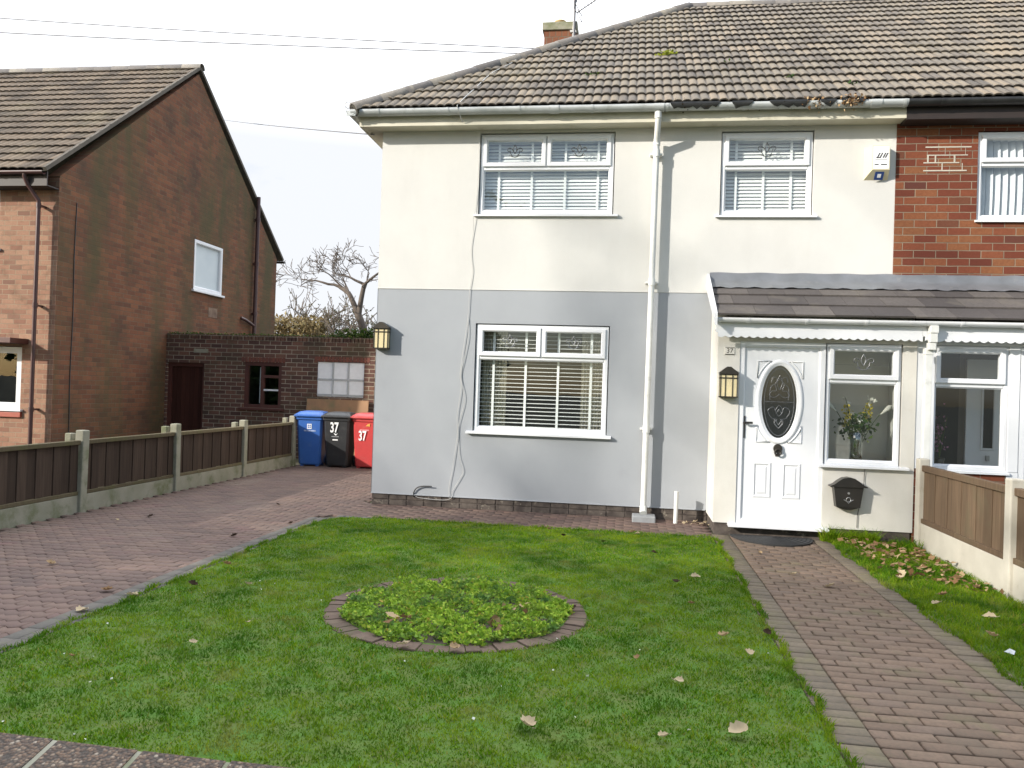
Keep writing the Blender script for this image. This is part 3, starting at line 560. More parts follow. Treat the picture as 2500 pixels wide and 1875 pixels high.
def clip(o, planes):
    bm = bmesh.new(); bm.from_mesh(o.data)
    for co, no in planes: bmesh.ops.bisect_plane(bm, geom=bm.verts[:] + bm.edges[:] + bm.faces[:], plane_co=co, plane_no=no, clear_outer=True)
    bm.to_mesh(o.data); bm.free()
def half_round(p0, p1, r, n_t, name, mat, parent, side=None, sag=0.0):
    """run of half-round ridge tiles from p0 to p1"""
    p0, p1 = V(p0), V(p1); d = (p1 - p0); L = d.length; d.normalize(); s = d.cross(V((0, 0, 1))).normalized(); up = s.cross(d).normalized(); mb = MB(); n = 10
    for k in range(n_t):
        a, b = p0 + d * (L * k / n_t), p0 + d * (L * (k + 1) / n_t + 0.02); r0, r1 = r * random.uniform(.97, 1.02), r * 0.94; rn = random.random(); jz = up * random.uniform(-.006, .006)
        vs = []
        for c, rad in ((a, r0), (a, r0), (b, r1)):
            vs += [c + jz + (s * cos(pi * (j / n) * 1.1 - .05 * pi) + up * sin(pi * (j / n) * 1.1 - .05 * pi)) * (rad - (0.018 if len(vs) == 0 else 0)) for j in range(n + 1)]
        m = n + 1; mb.add(vs, [(i * m + j, i * m + j + 1, (i + 1) * m + j + 1, (i + 1) * m + j) for i in range(2) for j in range(n)], rn, True)
    return mb.build(name, mat, parent)

# ------------------------------------------------------------------ windows, blinds
def motif(cx, cz, y, w, mbc):
    """little leaded lily of curved cames"""
    S = w / 0.165
    def arc(pts, r=0.0048): mbc.tube([(cx + a * S, y, cz + b * S) for a, b in pts], r, 5)
    arc([(0, .075), (-.018, .04), (-.014, .005), (0, -.02)]); arc([(0, .075), (.018, .04), (.014, .005), (0, -.02)])
    for s in (-1, 1):
        arc([(s * .012, 0), (s * .03, .03), (s * .055, .042), (s * .075, .035), (s * .08, .015), (s * .066, .004)]); arc([(s * .066, .004), (s * .05, .012), (s * .045, -.02), (s * .025, -.045)])
    arc([(-.06, -.035), (-.025, -.05), (0, -.058), (.025, -.05), (.06, -.035)])
def upvc_window(parent, x0, x1, z0, z1, y, ztr, tops, sill=None, glass='glass', frame='upvc', mull=True, motifs=None, fw=0.05, sash_w=0.055):
    """frame with opening top lights (tops: list of (x0, x1)) over one fixed pane"""
    f = MB(); f.ring(x0, x1, z0, z1, fprof(fw, y, y + 0.07)); f.box(x0 + fw, x1 - fw, y + 0.006, y + 0.066, ztr - 0.03, ztr + 0.03, 0.006)
    for a, b in zip(tops, tops[1:]): f.box(a[1], b[0], y + 0.006, y + 0.066, ztr + 0.03, z1 - fw, 0.004)
    win = f.build('window', frame, parent)
    for a, b in tops:
        s = MB(); s.ring(a, b, ztr + 0.012, z1 - fw + 0.018, fprof(sash_w, y - 0.022, y + 0.05, 0.014)); s.build('sash', frame, win)
        g = MB(); zz0, zz1 = ztr + 0.012 + sash_w - .006, z1 - fw + 0.018 - sash_w + .006; g.quad((a + sash_w - .006, y + .016, zz0), (b - sash_w + .006, y + .016, zz0), (b - sash_w + .006, y + .016, zz1), (a + sash_w - .006, y + .016, zz1)); g.build('pane', glass, win)
        if motifs:
            mc = MB(); motif((a + b) / 2, (zz0 + zz1) / 2, y + 0.008, motifs[0], mc)
            for q in (zz0 + (zz1 - zz0) * .42,): mc.tube([(a + sash_w, y + .009, q), ((a + b) / 2 - .09 * motifs[0] / .2, y + .009, q)], .0016, 4); mc.tube([((a + b) / 2 + .09 * motifs[0] / .2, y + .009, q), (b - sash_w, y + .009, q)], .0016, 4)
            mc.build('leaded_motif', motifs[1], win)
    g = MB(); g.quad((x0 + fw - .004, y + .032, z0 + fw - .004), (x1 - fw + .004, y + .032, z0 + fw - .004), (x1 - fw + .004, y + .032, ztr - .026), (x0 + fw - .004, y + .032, ztr - .026)); g.build('pane', glass, win)
    b_ = MB(); b_.ring(x0 + fw, x1 - fw, z0 + fw, ztr - 0.03, [(0, y + 0.014), (0.012, y + 0.026), (0.012, y + 0.03)]); b_.build('glazing_bead', frame, win)
    if sill:
        sx0, sx1, dpt, h = sill; s = MB(); s.prism([(0, 0.0), (0, -h), (-dpt - .03, -h - .004), (-dpt - .03, -h + .018), (-0.01, 0.004)], lambda p_, q_, t_: (t_, y + 0.03 + p_, z0 + q_), sx0, sx1)
        s.build('sill', frame, win)
    return win
def blind(x0, x1, z0, z1, y, pitch, tilt, tapes, label, hw=0.025):
    t = thing('venetian_blind', ((x0 + x1) / 2, y, z0), label, 'blind', 'white slatted blinds in the front windows')
    s = MB(); z = z1 - 0.05; ca, sa = cos(tilt), sin(tilt)
    while z > z0 + 0.02:
        zz = z + random.uniform(-.001, .001)
        P = lambda u_, v_: (y + u_ * ca - v_ * sa, zz + u_ * sa + v_ * ca)
        prof = [P(-hw, 0), P(0, .003), P(hw, 0), P(hw, -.0025), P(0, .0005), P(-hw, -.0025)]
        s.prism([(a, b) for a, b in prof], lambda p_, q_, h_: (h_, p_, q_), x0, x1); z -= pitch
    s.build('slats', 'blind', t)
    h = MB(); h.box(x0, x1, y - .025, y + .025, z1 - .035, z1); h.build('head_rail', 'blind', t)
    b = MB(); b.box(x0, x1, y - .02, y + .02, z0, z0 + .014); b.build('bottom_rail', 'blind', t)
    for q in tapes: m = MB(); m.box(q - .015, q + .015, y - hw - .004, y - hw - .002, z0 + .01, z1 - .03); m.build('ladder_tape', 'blind', t)
    return t

# ------------------------------------------------------------------ the rendered house
FY, CX, PX_ = 10.06, -3.28, 3.09                      # facade plane, left corner, party line
house = thing('rendered_house', (0, 12, 0), 'end house with cream upper wall, grey lower wall and hipped tiled roof', 'house')
UW, UR, LW = (-1.98, -0.25, 3.79, 4.84), (1.05, 2.15, 3.78, 4.82), (-1.96, -0.245, 1.0, 2.39)
ZM = 2.825
wall(CX, PX_, ZM, 4.95, FY, [UW, UR], 0.28).build('upper_wall', 'render_white', house)
lw = wall(CX, PX_, 0.145, ZM, FY + 0.004, [LW], 0.28); lw.build('lower_wall', 'render_grey', house)
mb = MB(); mb.quad((CX, FY, 0.145), (CX, 18.5, 0.145), (CX, 18.5, 4.95), (CX, FY, 4.95)); mb.quad((CX, 18.5, 0), (PX_, 18.5, 0), (PX_, 18.5, 4.95), (CX, 18.5, 4.95)); mb.build('side_wall', 'render_white', house)
mb = MB(); x = CX + 0.012
while x < 1.0:
    x1 = min(x + 0.235, 1.02); 
    for zr_ in (0, 1): mb.box(x, x1 - .012, FY + 0.010 + random.uniform(0, .006), FY + 0.2, 0.0 + zr_ * .075, 0.064 + zr_ * .075, 0.003)
    x = x1
mb.box(CX + .03, 1.05, FY + .022, FY + .22, -.05, .146); mb.box(CX + .012, CX + .1, FY + .25, 18.5, -.05, .145); mb.build('plinth', 'plinth', house)
mb = MB(); mb.box(CX - .003, 0.99, FY - .006, FY + .01, 0.14, 0.152, 0.002); mb.build('bell_bead', 'render_grey', house)
mb = MB(); mb.box(CX - .002, 0.985, FY - .004, FY + .01, ZM - .006, ZM + .006, 0.002); mb.build('divider_bead', 'render_white', house)
# eaves
mb = MB(); mb.box(-3.52, 3.12, 9.82, 9.84, 4.87, 5.03); mb.box(-3.52, -3.50, 9.84, 18.8, 4.87, 5.03); mb.build('fascia', 'cream_board', house)
mb = MB(); mb.box(-3.50, 3.12, 9.841, FY + .1, 4.876, 4.888); mb.box(-3.50, CX + .1, FY + .1, 18.7, 4.876, 4.888); mb.build('soffit', 'cream_board', house)
def gutter_prof(r=0.056, n=8): return [(r * cos(a), r * sin(a)) for a in np.linspace(pi, 2 * pi, n)] + [((r - .005) * cos(a), (r - .005) * sin(a)) for a in np.linspace(2 * pi, pi, n)]
def gutter(x0, x1, yc, zt, mat, parent, name='gutter', r=0.056, br=0.9, unions=()):
    g = MB(); g.prism(gutter_prof(r), lambda p_, q_, h_: (h_, yc + p_, zt + q_), x0, x1, smooth=True)
    x = x0 + 0.35
    while x < x1: g.prism(gutter_prof(r + .006), lambda p_, q_, h_: (h_, yc + p_, zt + q_), x, x + .03, smooth=True); x += br
    for q in unions: g.prism(gutter_prof(r + .008), lambda p_, q_, h_: (h_, yc + p_, zt + q_), q - .06, q + .06, smooth=True)
    o = g.build(name, mat, parent); return o
gt = gutter(-3.60, 3.1, 9.745, 5.045, 'gutter_grey', house, r=.07, unions=(0.27, -1.0, 2.75))
mb = MB(); mb.prism(gutter_prof(.07), lambda p_, q_, h_: (-3.595 + p_, h_, 5.045 + q_), 9.69, 18.8, smooth=True); mb.box(-3.655, -3.535, 9.694, 9.699, 4.97, 5.035); mb.build('gutter', 'gutter_grey', house)
# black peeling patches along the gutter lip, right of the downpipe
for xa, xb in ((0.40, 0.98), (1.12, 1.36), (1.55, 2.0), (2.12, 2.3), (2.52, 2.62), (2.36, 2.44)):
    mb = MB(); n = max(4, int((xb - xa) / .04)); R_ = .0785; rows = []
    for i, q in enumerate(np.linspace(xa, xb, n)):
        dep = random.uniform(.5, 1.15) if 0 < i < n - 1 else .15
        rows.append([(q, 9.745 + R_ * cos(a), 5.046 + R_ * sin(a)) for a in np.linspace(pi - .15, pi + dep, 5)])
    mb.add([p_ for r__ in rows for p_ in r__], [(i * 5 + j, i * 5 + j + 1, (i + 1) * 5 + j + 1, (i + 1) * 5 + j) for i in range(n - 1) for j in range(4)]); mb.build('peeled_patch', 'gutter_black', gt)
def clods(name, spots, mat, parent, per=60, sz=0.02, spread=(.09, .03, .03)):
    pts = np.concatenate([np.array(s) + RNG.normal(size=(per, 3)) * spread for s in spots]); v, f = leaf_cloud(pts, sz, 0.1, 0.5, 0.9); o = np_obj(name, v, f, RNG.random(len(f)), mat, parent); o['kind'] = 'stuff'; return o
clods('moss_clod', [(0.5, 9.735, 5.035), (0.8, 9.73, 5.035), (1.2, 9.735, 5.035), (1.75, 9.73, 5.035), (2.2, 9.73, 5.035)], 'leaf_dark', gt, 70)
clods('leaf_clog', [(2.06, 9.70, 5.03), (2.46, 9.69, 5.01), (2.5, 9.69, 5.04)], 'leaf_dry', gt, 110, 0.028, (.07, .025, .03))
# roof
EY, EZ, RY, RZ, HX = 9.70, 5.045, 14.3, 8.40, 0.90
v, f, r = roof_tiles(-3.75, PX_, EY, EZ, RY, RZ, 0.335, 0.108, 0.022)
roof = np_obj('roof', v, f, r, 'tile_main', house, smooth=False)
hd = V((HX + 3.57, RY - EY, 0)).normalized(); hn = V((-hd.y, hd.x, 0))
clip(roof, [(V((-3.57, EY, 0)) - V(house.location), hn)])
mb = MB(); A, B_, C_, D_ = (-3.57, EY, EZ), (HX, RY, RZ), (PX_, RY, RZ), (PX_, EY, EZ)
mb.add([(A[0], A[1], A[2] - .02), (B_[0], B_[1], B_[2] - .02), (C_[0], C_[1], C_[2] - .02), (D_[0], D_[1] , D_[2] - .02)], [(0, 1, 2, 3)])
mb.add([A, B_, (-3.57, 19.0, EZ)], [(0, 1, 2)]); mb.add([B_, C_, (PX_, 19.0, EZ), (-3.57, 19.0, EZ)], [(0, 1, 2, 3)]); mb.build('roof_underlay', 'mortar_dark', roof)
half_round((-3.56, EY - .01, EZ - .005), (HX - .05, RY - .05, RZ - .02), 0.092, 17, 'hip_tiles', 'ridge', roof)
half_round((HX - .12, RY, RZ - .01), (PX_, RY, RZ - .01), 0.1, 6, 'ridge_tiles', 'ridge', roof)
mb = MB(); mb.tube([(-3.555, EY - .004, EZ - .005), (HX, RY, RZ - .01)], 0.078, 10); mb.build('bedding_mortar', 'mortar_dark', roof)
mb = MB(); mb.tube([(-3.62 + .05 * cos(a) - .01, 9.70, 5.09 + .05 * sin(a) + a * .006) for a in np.linspace(0, 2 * pi * .8, 12)], .006, 5); mb.build('hip_iron', 'steel', roof)
# moss tufts on the tiles
def on_roof(x, s): d = (RY - EY, RZ - EZ); return (x, EY + d[0] * s - .02, EZ + d[1] * s + .035)
clods('roof_moss', [on_roof(0.42, .40), on_roof(0.36, .39)], leaf_mat('bright_moss', [(0, (.16, .19, .02)), (1, (.28, .30, .04))]), roof, 60, .035, (.05, .02, .015))
clods('roof_moss', [on_roof(1.9, .16), on_roof(2.6, .10), on_roof(-.6, .22), on_roof(1.2, .3)], 'ivy', roof, 25, .03, (.04, .02, .012))
# chimney on the rear of the roof
ch = MB(); 
ch.box(-1.84, -1.22, 15.5, 16.1, 6.6, 8.62); ch.build('chimney', brick('chimney_brick', 'x', [(0, (.13, .055, .035)), (.5, (.22, .09, .05)), (1, (.16, .08, .055))], (.17, .14, .10), bh=.3, bw=.12, ms=.014, off=(.03, .1)), house)
chm = house.children[-1]
mb = MB(); mb.box(-1.88, -1.19, 15.46, 16.14, 8.622, 8.78, 0.012); mb.build('chimney_cap', 'concrete', chm)
mb = MB(); mb.lathe([(.11, 0), (.10, .12), (.115, .125), (.115, .15), (.09, .15), (.085, .02)], (-1.56, 15.8, 8.781), 16); mb.build('chimney_pot', 'pot', chm)
# downpipe
mb = MB(); px = 0.265
mb.tube([(px, 9.755, 4.98), (px, 9.755, 4.92), (px, 9.765, 4.87), (px - .005, 9.91, 4.70), (px - .005, 9.945, 4.64), (px - .005, 9.95, 4.55), (px - .03, 9.95, .15)], .037, 12)
for z in (4.93, 4.66): mb.tube([(px - .003, 9.757 if z > 4.8 else 9.945, z - .04), (px - .003, 9.757 if z > 4.8 else 9.945, z + .04)], .043, 12)
for z in (4.52, 2.93, 1.12): mb.tube([(px - .003 - (4.55 - z) * .006, 9.95, z - .045), (px - .003 - (4.55 - z) * .006, 9.95, z + .045)], .045, 12); mb.box(px - .08 - (4.55 - z) * .006, px + .07 - (4.55 - z) * .006, 9.97, FY, z - .012, z + .012, .004)
mb.tube([(px - .03, 9.95, .17), (px - .03, 9.94, .13), (px - .03, 9.90, .09)], .046, 12)
mb.build('downpipe', 'upvc_old', house)
# windows
W1 = upvc_window(house, UW[0] + .012, UW[1] - .012, UW[2] + .012, UW[3] - .012, FY + .025, 4.40, [(-1.93, -1.125), (-1.105, -0.30)], (-2.03, -0.19, .07, .035), 'glass_up', motifs=(.2, 'came_black'))
W2 = upvc_window(house, UR[0] + .012, UR[1] - .012, UR[2] + .012, UR[3] - .012, FY + .025, 4.385, [(1.10, 2.10)], (1.0, 2.2, .07, .035), 'glass_up', motifs=(.22, 'came_black'))
W3 = upvc_window(house, LW[0] + .012, LW[1] - .012, LW[2] + .012, LW[3] - .012, FY + .025, 1.965, [(-1.91, -1.115), (-1.095, -0.295)], (-2.04, -0.19, .08, .035), 'glass', motifs=(.2, 'came'))
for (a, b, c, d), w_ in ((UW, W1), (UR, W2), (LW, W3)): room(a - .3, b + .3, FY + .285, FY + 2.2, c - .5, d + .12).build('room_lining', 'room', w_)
blind(-1.94, -.29, 3.84, 4.80, FY + .16, .044, radians(57), (-1.74, -1.31, -.88, -.46), 'white blind in the wide upstairs window of the cream wall')
blind(1.09, 2.11, 3.83, 4.78, FY + .16, .044, radians(57), (1.25, 1.58, 1.91), 'white blind in the narrow upstairs window above the porch')
blind(-1.92, -.285, 1.05, 2.35, FY + .16, .051, radians(8), (-1.73, -1.31, -.89, -.47), 'white blind in the large downstairs window of the grey wall')
for x0 in (-1.9, -.60):                               # curtains behind the lower blind
    m_ = MB(); n = 40; wid = 0.32
    vs = [(x0 + wid * i / n, FY + .27 + .018 * sin(i * 1.3), z) for z in (1.02, 2.36) for i in range(n + 1)]
    m_.add(vs, [(i, i + 1, n + 2 + i, n + 1 + i) for i in range(n)], smooth=True)
    single(m_, 'curtain', paint('cream_curtain', (.50, .47, .38), (.44, .41, .33), 4, .9), (x0 + .16, FY + .27, 1.02), 'cream curtain drawn to the %s edge of the downstairs window' % ('left' if x0 < -1 else 'right'), 'curtain', 'curtains in the downstairs window')
# gully block and stub pipe
mb = MB(); mb.box(.10, .38, 9.74, 10.0, -.02, .075, .012); single(mb, 'drain_block', 'concrete_block', (.24, 9.87, 0), 'grey concrete block on the paving under the white downpipe', 'concrete block')
mb = MB(); mb.tube([(.62, 9.84, -.02), (.625, 9.84, .36), (.627, 9.84, .385)], [.026, .026, .03], 12); single(mb, 'stub_pipe', 'upvc_old', (.62, 9.84, 0), 'short white plastic pipe standing up beside the porch', 'pipe')
# loose cables on the front wall
def wavy(pts, n=6, amp=.012):
    out = []
    for a, b in zip(pts, pts[1:]):
        for i in range(n): t_ = i / n; out.append(tuple(a[j] + (b[j] - a[j]) * t_ for j in range(3)))
    return out + [pts[-1]]
def smooth_path(pts, n=8):
    P_ = [V(pts[0])] + [V(p) for p in pts] + [V(pts[-1])]; out = []
    for i in range(1, len(P_) - 2):
        for k in range(n):
            t_ = k / n; a, b, c, d = P_[i - 1], P_[i], P_[i + 1], P_[i + 2]
            out.append(0.5 * ((2 * b) + (c - a) * t_ + (2 * a - 5 * b + 4 * c - d) * t_ ** 2 + (3 * b - a - 3 * c + d) * t_ ** 3))
    return out + [P_[-2]]
yc = FY - .012
mb = MB(); pts = [(-1.985, yc, 4.72), (-1.99, yc, 4.2), (-2.01, yc, 3.86), (-2.03, yc - .02, 3.76), (-2.03, yc, 3.55), (-2.05, yc, 3.35), (-2.04, yc, 3.2), (-2.02, yc, 3.05), (-2.05, yc, 2.8), (-2.06, yc, 2.5), (-2.09, yc, 2.2), (-2.12, yc, 1.95), (-2.14, yc, 1.72), (-2.12, yc, 1.55), (-2.16, yc, 1.2), (-2.15, yc, .95), (-2.17, yc, .75), (-2.2, yc, .5), (-2.235, yc, .28), (-2.23, yc, .13)]
mb.tube(smooth_path(pts, 5), .0032, 6); mb.tube(smooth_path([(-2.06, yc, 2.45), (-2.05, yc, 2.2), (-2.10, yc, 1.9), (-2.13, yc, 1.7), (-2.07, yc, 1.4), (-2.14, yc, 1.05), (-2.12, yc, .7), (-2.06, yc, .5), (-2.09, yc, .4), (-2.19, yc, .22), (-2.20, yc, .14), (-2.3, yc, .1), (-2.6, yc, .11), (-2.68, yc, .13)], 5), .003, 6)
single(mb, 'loose_cable', 'cable_white', (-2.2, yc, .13), 'white cable hanging loose down the front wall left of the windows', 'cable')
mb = MB(); mb.tube(smooth_path([(-2.71, yc + .02, .12), (-2.70, yc, .18), (-2.66, yc - .01, .24), (-2.58, yc - .01, .265), (-2.46, yc - .02, .27)], 5), .008, 6); single(mb, 'cable_stub', 'cable_dark', (-2.71, yc, .12), 'short dark cable end poking from the foot of the grey wall', 'cable')
mb = MB(); mb.tube(smooth_path([on_roof(-1.75, .45), on_roof(-1.78, .36), on_roof(-2.0, .26), on_roof(-2.1, .14), on_roof(-2.2, .01), (-2.2, 9.68, 5.03), (-2.18, 9.75, 4.95), (-2.16, 9.80, 4.90)], 5), .006, 5); single(mb, 'aerial_lead', 'cable_white', on_roof(-1.75, .45), 'thin pale cable trailing down the roof tiles to the gutter', 'cable')

# alarm box
al = thing('alarm_box', (2.86, FY, 4.2), 'cream burglar alarm box high on the wall beside the brick house', 'alarm')
mb = MB(); P = lambda x, z, d: (x, FY - d, z)
fr = [(2.79, 4.585), (2.985, 4.575), (2.985, 4.285), (2.79, 4.285)]
vs = [P(2.725, 4.60, 0), P(3.0, 4.60, 0), P(3.0, 4.205, 0), P(2.725, 4.205, 0), P(2.79, 4.59, .12), P(2.985, 4.59, .12), P(2.985, 4.30, .12), P(2.79, 4.30, .12)]
mb.add(vs, [(4, 5, 6, 7), (0, 1, 5, 4), (1, 2, 6, 5), (2, 3, 7, 6), (3, 0, 4, 7)]); mb.build('alarm_case', 'cream_plastic', al)
mb = MB(); mb.box(2.80, 2.977, FY - .1225, FY - .1205, 4.31, 4.58); mb.build('front_plate', 'white_mark', al)
mb = MB()
for i, x in enumerate((2.835, 2.865, 2.90, 2.925)): mb.add([(x, FY - .124, 4.44), (x + .016, FY - .124, 4.44), (x + .045, FY - .124, 4.50), (x + .03, FY - .124, 4.50)], [(0, 1, 2, 3)])
mb.box(2.83, 2.88, FY - .124, FY - .123, 4.436, 4.447); mb.box(2.815, 2.86, FY - .124, FY - .123, 4.355, 4.367); mb.box(2.885, 2.955, FY - .124, FY - .123, 4.355, 4.367); mb.box(2.82, 2.955, FY - .124, FY - .123, 4.418, 4.422); mb.build('lettering', 'ink', al)
mb = MB(); n_ = V((0, -.095, -.12)).normalized()
T = Matrix.Translation((2.885, FY - .0625, 4.247)) @ Matrix.Rotation(radians(38), 4, 'X')
mb.box(-.05, .05, -.006, .0, -.055, .05, 0, None, T); mb.build('badge', 'blue_ink', al)
mb = MB(); mb.box(-.02, .02, -.009, -.0065, -.025, .02, 0, None, T); mb.build('badge_mark', 'white_mark', al)

# wall lanterns
def lantern(x, y, z, label):
    t = thing('wall_lantern', (x, y, z), label, 'lamp', 'half lanterns on the front walls'); w = .095; h = .25
    b = MB(); b.box(x - w, x + w, y - .012, y - .001, z - .01, z + h + .02, .003)
    b.prism([(-w - .008, 0), (w + .008, 0), (w + .008, .018), (.045, .062), (.02, .082), (-.02, .082), (-.045, .062), (-w - .008, .018)], lambda p_, q_, d_: (x + p_, y + d_, z + h + q_), -.125, -.012)
    for q in (-w, -.042, .036, w - .008): b.box(x + q, x + q + .008, y - .112, y - .1, z, z + h)
    for q in (z - .012, z + h - .05, z + h - .01): b.box(x - w, x + w, y - .114, y - .1, q, q + .012)
    for s in (-1, 1):
        for q in (z - .012, z + h - .05, z + h - .01): b.box(x + s * w - .006, x + s * w + .006, y - .114, y - .012, q, q + .012)
    b.box(x - w, x + w, y - .112, y - .012, z - .014, z - .002); b.build('lantern_frame', 'bronze', t)
    g = MB(); g.box(x - w + .006, x + w - .006, y - .104, y - .016, z, z + h); g.build('lantern_glass', 'amber', t)
    return t
lantern(-3.185, FY, 2.04, 'small lantern on the grey wall at the house corner by the driveway')
lantern(1.118, 9.28, 1.555, 'small lantern on the porch wall left of the white front door')

# ------------------------------------------------------------------ porch of the rendered house
PY_, PX0, PX1 = 9.28, 1.0, 3.13
porch = thing('front_porch', (2.0, 9.6, 0), 'white rendered lean-to porch with front door and window', 'porch')
DO, WO = (1.245, 2.18, .115, 2.185), (2.18, 2.985, .835, 2.185)
wall(PX0, PX1, .125, 2.30, PY_, [(DO[0], DO[1], DO[2] + .011, DO[3]), WO], .10).build('porch_wall', 'render_porch', porch)
mb = MB(); mb.box(PX0, PX0 + .1, PY_ + .101, FY + .003, .125, 2.5); mb.add([(PX0, PY_ + .101, 2.5), (PX0, FY + .003, 2.5), (PX0, FY + .003, 2.98), (PX0 + .1, PY_ + .101, 2.5), (PX0 + .1, FY + .003, 2.5), (PX0 + .1, FY + .003, 2.98)], [(0, 1, 2), (3, 5, 4), (0, 2, 5, 3)]); mb.build('porch_side_wall', 'render_porch', porch); mb = MB(); mb.box(PX1 - .05, PX1 - .001, PY_ + .101, FY + .003, .125, 2.5); mb.build('porch_side_wall', 'render_porch', porch)
mb = MB(); mb.box(PX0 + .02, PX1 - .02, PY_ + .018, PY_ + .1, -.05, .124); mb.box(PX0 + .02, PX0 + .1, PY_ + .1, FY, -.05, .124); mb.build('porch_plinth', 'plinth', porch)
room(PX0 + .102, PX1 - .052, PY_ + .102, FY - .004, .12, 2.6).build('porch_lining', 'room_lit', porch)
# door frame and door
mb = MB(); mb.ring(DO[0], DO[1], DO[2], DO[3], fprof(.068, PY_ + .012, PY_ + .085, .014)); dfr = mb.build('door_frame', 'upvc', porch)
mb = MB(); mb.prism([(0, 0), (-.11, -.006), (-.11, .018), (0, .03)], lambda p_, q_, t_: (t_, PY_ + .012 + p_, .102 + q_), 1.16, 2.24); mb.build('door_threshold', 'upvc', dfr)
dx0, dx1, dz0, dz1 = 1.313, 2.112, .183, 2.117; yd = PY_ + .035
db = MB(); cx, cz, ra, rb = 1.695, 1.51, .198, .415
def oval(a, b, n=40): return [(cx + a * cos(2 * pi * i / n), cz + b * sin(2 * pi * i / n)) for i in range(n)]
# leaf with an oval hole: bridge the rectangle to the ellipse
no = 40; O_ = oval(ra, rb, no); 
def rect_pt(i):
    a = 2 * pi * i / no; c_, s_ = cos(a), sin(a); hx, hz = (dx1 - dx0) / 2, (dz1 - dz0) / 2; mx, mz = (dx0 + dx1) / 2, (dz0 + dz1) / 2
    k = min(hx / abs(c_) if abs(c_) > 1e-6 else 9, hz / abs(s_) if abs(s_) > 1e-6 else 9); return (mx + c_ * k, mz + s_ * k)
R4 = [rect_pt(i) for i in range(no)]
for cxy in ((dx0, dz0), (dx1, dz0), (dx1, dz1), (dx0, dz1)):
    j = min(range(no), key=lambda i: (R4[i][0] - cxy[0]) ** 2 + (R4[i][1] - cxy[1]) ** 2); R4[j] = cxy
vs = [(p_[0], yd, p_[1]) for p_ in R4] + [(p_[0], yd, p_[1]) for p_ in O_] + [(p_[0], yd + .04, p_[1]) for p_ in O_]
db.add(vs, [(i, (i + 1) % no, no + (i + 1) % no, no + i) for i in range(no)] + [(no + i, no + (i + 1) % no, 2 * no + (i + 1) % no, 2 * no + i) for i in range(no)])
db.ring(dx0, dx1, dz0, dz1, [(0, yd), (0, yd + .045)])
door = db.build('front_door', 'upvc', porch)
def loop_strip(loops, mb_):
    n = len(loops[0]); vs = [p_ for l in loops for p_ in l]; mb_.add(vs, [(a * n + i, a * n + (i + 1) % n, (a + 1) * n + (i + 1) % n, (a + 1) * n + i) for a in range(len(loops) - 1) for i in range(n)], smooth=True)
mb = MB(); loop_strip([[(p_[0], yd - dy, p_[1]) for p_ in oval(ra + e_, rb + e_, 56)] for e_, dy in ((.062, 0), (.055, .012), (.038, .018), (.018, .012), (.006, .002), (-.004, .006), (-.008, -.02))], mb); mb.build('oval_trim', 'upvc', door)
mb = MB(); vs = [(p_[0], yd + .02, p_[1]) for p_ in oval(ra + .002, rb + .002, 48)]; mb.add(vs, [tuple(range(48))]); mb.build('oval_glass', 'glass_dark', door)
mb = MB()
for e_ in (-.035,): 
    q = oval(ra + e_, rb + e_, 48); mb.tube([(p_[0], yd + .016, p_[1]) for p_ in q + q[:1]], .003, 5)
def came(pts, r=.003): mb.tube(smooth_path([(cx + a, yd + .015, cz + b) for a, b in pts], 5), r, 5)
came([(-.16, 0), (.16, 0)]); 
for s in (-1, 1):
    came([(0, .26), (s * .05, .2), (s * .03, .13), (s * .08, .12), (s * .11, .07), (s * .05, .05), (0, .09)]); came([(0, -.30), (s * .05, -.24), (s * .02, -.2), (s * .08, -.18), (s * .12, -.1), (s * .06, -.06), (s * .03, -.12), (0, -.08)])
    came([(s * .02, .26), (s * .07, .28), (s * .09, .22)]); came([(0, -.26), (s * .04, -.20), (s * .04, -.24), (0, -.30)]); came([(s * .1, .02), (s * .1, .15), (s * .06, .2)])
came([(0, .3), (-.03, .22), (0, .14), (.03, .22), (0, .3)]); came([(-.04, -.10), (0, -.04), (.04, -.10), (0, -.16), (-.04, -.10)])
mb.build('leaded_pattern', 'came', door)
for a, b, c, d in ((1.425, 1.625, .425, .825), (1.745, 1.945, .425, .825)):
    mb = MB(); mb.ring(a, b, c, d, [(0, yd), (.006, yd - .008), (.018, yd - .01), (.03, yd - .002), (.036, yd + .004), (.05, yd - .003), (.06, yd - .006)]); mb.box(a + .058, b - .058, yd - .006, yd, c + .058, d - .058); mb.build('door_panel', 'upvc', door)
for sx in (-1, 1):
    for sz in (-1, 1):
        mb = MB(); mx, mz = cx + sx * .245, cz + sz * .455
        pts = [(mx, yd - .004, mz), (mx - sx * .15, yd - .004, mz)] + [(cx + sx * .29 * cos(t_), yd - .004, cz + sz * .47 * sin(t_) + sz * .02) for t_ in np.linspace(1.15, .62, 6)] + [(mx, yd - .004, mz - sz * .19), (mx, yd - .004, mz)]
        mb.tube(pts, .007, 6); mb.build('spandrel_moulding', 'upvc', door)
mb = MB(); mb.box(1.30, 1.328, yd - .012, yd, 1.09, 1.34, .004); mb.tube([(1.315, yd - .01, 1.265), (1.315, yd - .05, 1.265)], .011, 8); mb.box(1.302, 1.405, yd - .062, yd - .044, 1.252, 1.278, .006); mb.build('door_handle', 'black_metal', door)
mb = MB(); mb.lathe([(0, -.0), (.055, 0)], (0, 0, 0), 4) if False else None
mb.prism([(cx + .048 * cos(t_), .985 + .052 * sin(t_)) for t_ in np.linspace(0, 2 * pi, 17)[:-1]], lambda p_, q_, h_: (p_ - .005, yd - h_, q_), 0, .028, smooth=True)
